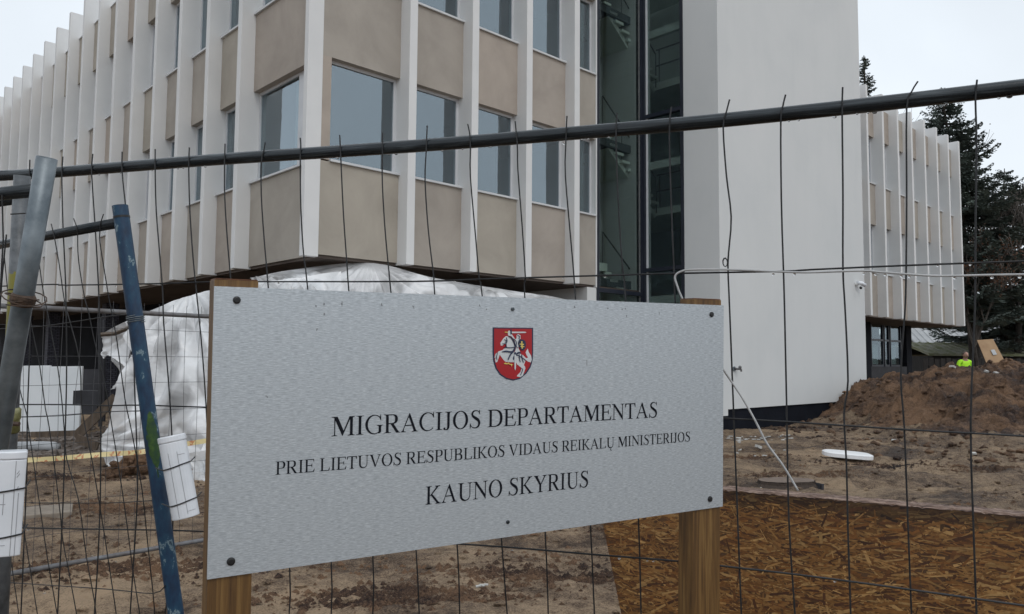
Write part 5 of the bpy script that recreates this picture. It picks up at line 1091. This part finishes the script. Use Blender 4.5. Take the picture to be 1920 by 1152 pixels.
# ------------------------------------------------------------------ trees
M_needle = noisy('spruce_needles', [(.3, (.036, .050, .045)), (.55, (.068, .088, .074)), (.8, (.12, .14, .11))], 1.2, 6, .8)  # needle green lightened and greyed, distance haze put into the colour
M_bark2 = noisy('trunk_bark', [(.3, (.022, .018, .015)), (.7, (.06, .05, .042))], 6, 6, .95, .6, 20)
M_twig = noisy('bare_twigs', [(.3, (.07, .06, .055)), (.7, (.13, .115, .10))], 3, 4, .95)
M_rusty = noisy('rusty_leaves', [(.3, (.06, .026, .014)), (.7, (.13, .06, .03))], 3, 4, .9)
def spruce(base, h, rmax, label, seed, lean=0, first=.16, sparse=1.0):
    R = random.Random(seed); th = thing('spruce_tree', base, label, 'tree'); base = Vector(base)
    tr = [base + Vector((lean * (i / 8) ** 1.5 + R.uniform(-.05, .05), 0, h * i / 8)) for i in range(9)]
    obj('trunk', MB().tube(tr, [.022 * h * (1 - i / 8.4) + .01 for i in range(9)], 10), M_bark2, th, smooth=True)
    b = MB(); br = MB(); z = first * h
    while z < h * .99:
        f_ = z / h; ctr = base + Vector((lean * f_ ** 1.5, 0, z)); L0 = rmax * (1 - f_) ** .72 * (1.0 if f_ > .25 else .8 + f_) + .12
        for k in range(max(4, int(7 * sparse))):
            if R.random() < .12: continue
            az = R.uniform(0, 2 * math.pi); L = L0 * R.uniform(.5, 1.18); up = R.uniform(-.15, .12) + (f_ - .35) * .6
            dirh = Vector((math.cos(az), math.sin(az), 0)); side = Vector((-dirh.y, dirh.x, 0)); P = []
            for i in range(7):
                s_ = i / 6; P.append(ctr + dirh * L * s_ + UP * (L * (up * s_ - .30 * s_ + .34 * s_ * s_ * s_)))
            br.tube(P, [.03 * (1 - i / 6.5) * (L / 2 + .3) for i in range(7)], 4, cap=False)
            n = max(5, int(L / .085))
            for i in range(n):
                s_ = .12 + .88 * (i + R.random()) / n; j = min(int(s_ * 6), 5); p_ = P[j].lerp(P[j + 1], s_ * 6 - j)
                sp = L * .30 * (1 - s_) ** .6 + .14
                for sd2 in (-1, 1):
                    tip = p_ + side * sd2 * sp * R.uniform(.5, 1.1) + dirh * sp * R.uniform(.3, .9) + UP * R.uniform(-.30, .06) * sp
                    d2 = (tip - p_); m_ = 3 if d2.length > .35 else 2
                    for q_ in range(m_):
                        a0 = p_ + d2 * (q_ / m_); a1 = p_ + d2 * ((q_ + 1.15) / m_); w_ = R.uniform(.035, .075); o_ = d2.cross(UP).normalized() * w_ + UP * R.uniform(-.04, .04)
                        b.add([a0, a0.lerp(a1, .5) + o_, a1, a0.lerp(a1, .5) - o_ - UP * R.uniform(.0, .09)], [(0, 1, 2), (0, 2, 3)])
        z += .30 * (1.25 - f_ * .5) / sparse ** .3
    obj('crown', b, M_needle, th); obj('branch', br, M_bark2, th); return th
def bare(base, h, label, seed, spread=.5, name='bare_tree', leaves=0, group=None):
    R = random.Random(seed); th = thing(name, base, label, 'tree', group); b = MB(); lf_ = MB()
    tk = MB(); top = Vector(base) + Vector((R.uniform(-.3, .3), 0, h * .28)); tk.tube([base, (Vector(base) + top) / 2, top], [.018 * h, .014 * h, .011 * h], 8)
    def grow(p_, d_, L, r_, lv):
        q_ = [p_]; dd = d_.copy()
        for i in range(3):
            dd = (dd + Vector((R.gauss(0, .12), R.gauss(0, .12), R.gauss(.05, .08)))).normalized(); q_.append(q_[-1] + dd * L / 3)
        b.tube(q_, [max(x_, .013) for x_ in (r_, r_ * .85, r_ * .7, r_ * .5)], 4 if lv < 3 else 3, cap=False)
        if leaves and lv >= 3:
            for _ in range(leaves):
                c_ = q_[R.randrange(4)] + Vector((R.gauss(0, .12), R.gauss(0, .12), R.gauss(0, .12))); u_ = Vector((R.gauss(0, 1), R.gauss(0, 1), R.gauss(0, 1))).normalized() * .06; v_ = u_.cross(Vector((R.gauss(0, 1), 1, R.gauss(0, 1)))).normalized() * .05
                lf_.add([c_ - u_, c_ - v_, c_ + u_, c_ + v_], [(0, 1, 2, 3)])
        if lv < 5:
            for k in range(R.choice((3, 3, 4)) if lv < 4 else 3):
                a_ = R.uniform(0, 6.28); t_ = R.uniform(.35, 1); pp = q_[1].lerp(q_[3], t_); dv_ = (dd + Vector((math.cos(a_), math.sin(a_), R.uniform(-.1, .5))) * spread * R.uniform(.6, 1.4)).normalized()
                grow(pp, dv_, L * R.uniform(.55, .78), r_ * .52, lv + 1)
    for k in range(4):
        a_ = k * 1.6 + R.random(); grow(top, Vector((math.cos(a_) * .4, math.sin(a_) * .4, 1)).normalized(), h * .27, .008 * h, 1)
    obj('trunk', tk, M_bark2, th); obj('branches', b, M_twig, th)
    if leaves: obj('leaves', lf_, M_rusty, th)
    return th
def gx(x, Y): return at_y(x, 690, Y).x
sp1 = spruce((gx(1832, 42), 42, 0), 16.9, 5.0, 'tall dark spruce standing directly behind the end of the far wing', 5, lean=-1.5, first=.27, sparse=1.2)
spruce((gx(1884, 46), 46, 0), 13.4, 5.2, 'broad dark spruce with a thick trunk at the right edge', 8, lean=.4, first=.26, sparse=1.05)
spruce((gx(1638, 60), 60, 0), 26.0, 3.6, 'thin spruce top rising above the roof next to the white tower', 15, lean=-.2, first=.55, sparse=.8)
for x, y, rz, lb in ((-29, 20.5, 1, 'spruce left of the yard mirrored in the corner windows, nearer one'), (-31, 27, 2.2, 'spruce left of the yard mirrored in the corner windows, farther one')):
    c_ = sp1.copy(); COL.objects.link(c_); c_.location = (x, y, 0); c_.rotation_euler.z = rz; c_['label'] = lb; c_.scale = (1, 1, .85)
    for ch in sp1.children:
        k_ = ch.copy(); COL.objects.link(k_); k_.parent = c_
bare((gx(1672, 62), 62, 0), 24.5, 'bare leafless tree top just right of the thin spruce above the far wing', 3, .4)
bare((gx(1735, 58), 58, 0), 20.5, 'bare tree with a few brown leaves above the roof of the far wing', 13, .5, leaves=1)
bare((gx(1905, 44), 44, 0), 14.5, 'pale leafless tree at the right edge in front of the sky', 23, .55)
bare((gx(1858, 58), 58, 0), 15.0, 'leafless tree filling the gap between the two spruces', 33, .6)
bare((gx(1838, 40), 40, 0), 9.0, 'small tree with rusty brown leaves in front of the tall spruce', 43, .6, 'small_tree', leaves=2)
bare((gx(1950, 43), 43, 0), 13.5, 'leafless tree partly beyond the right edge behind the pale one', 53, .6)
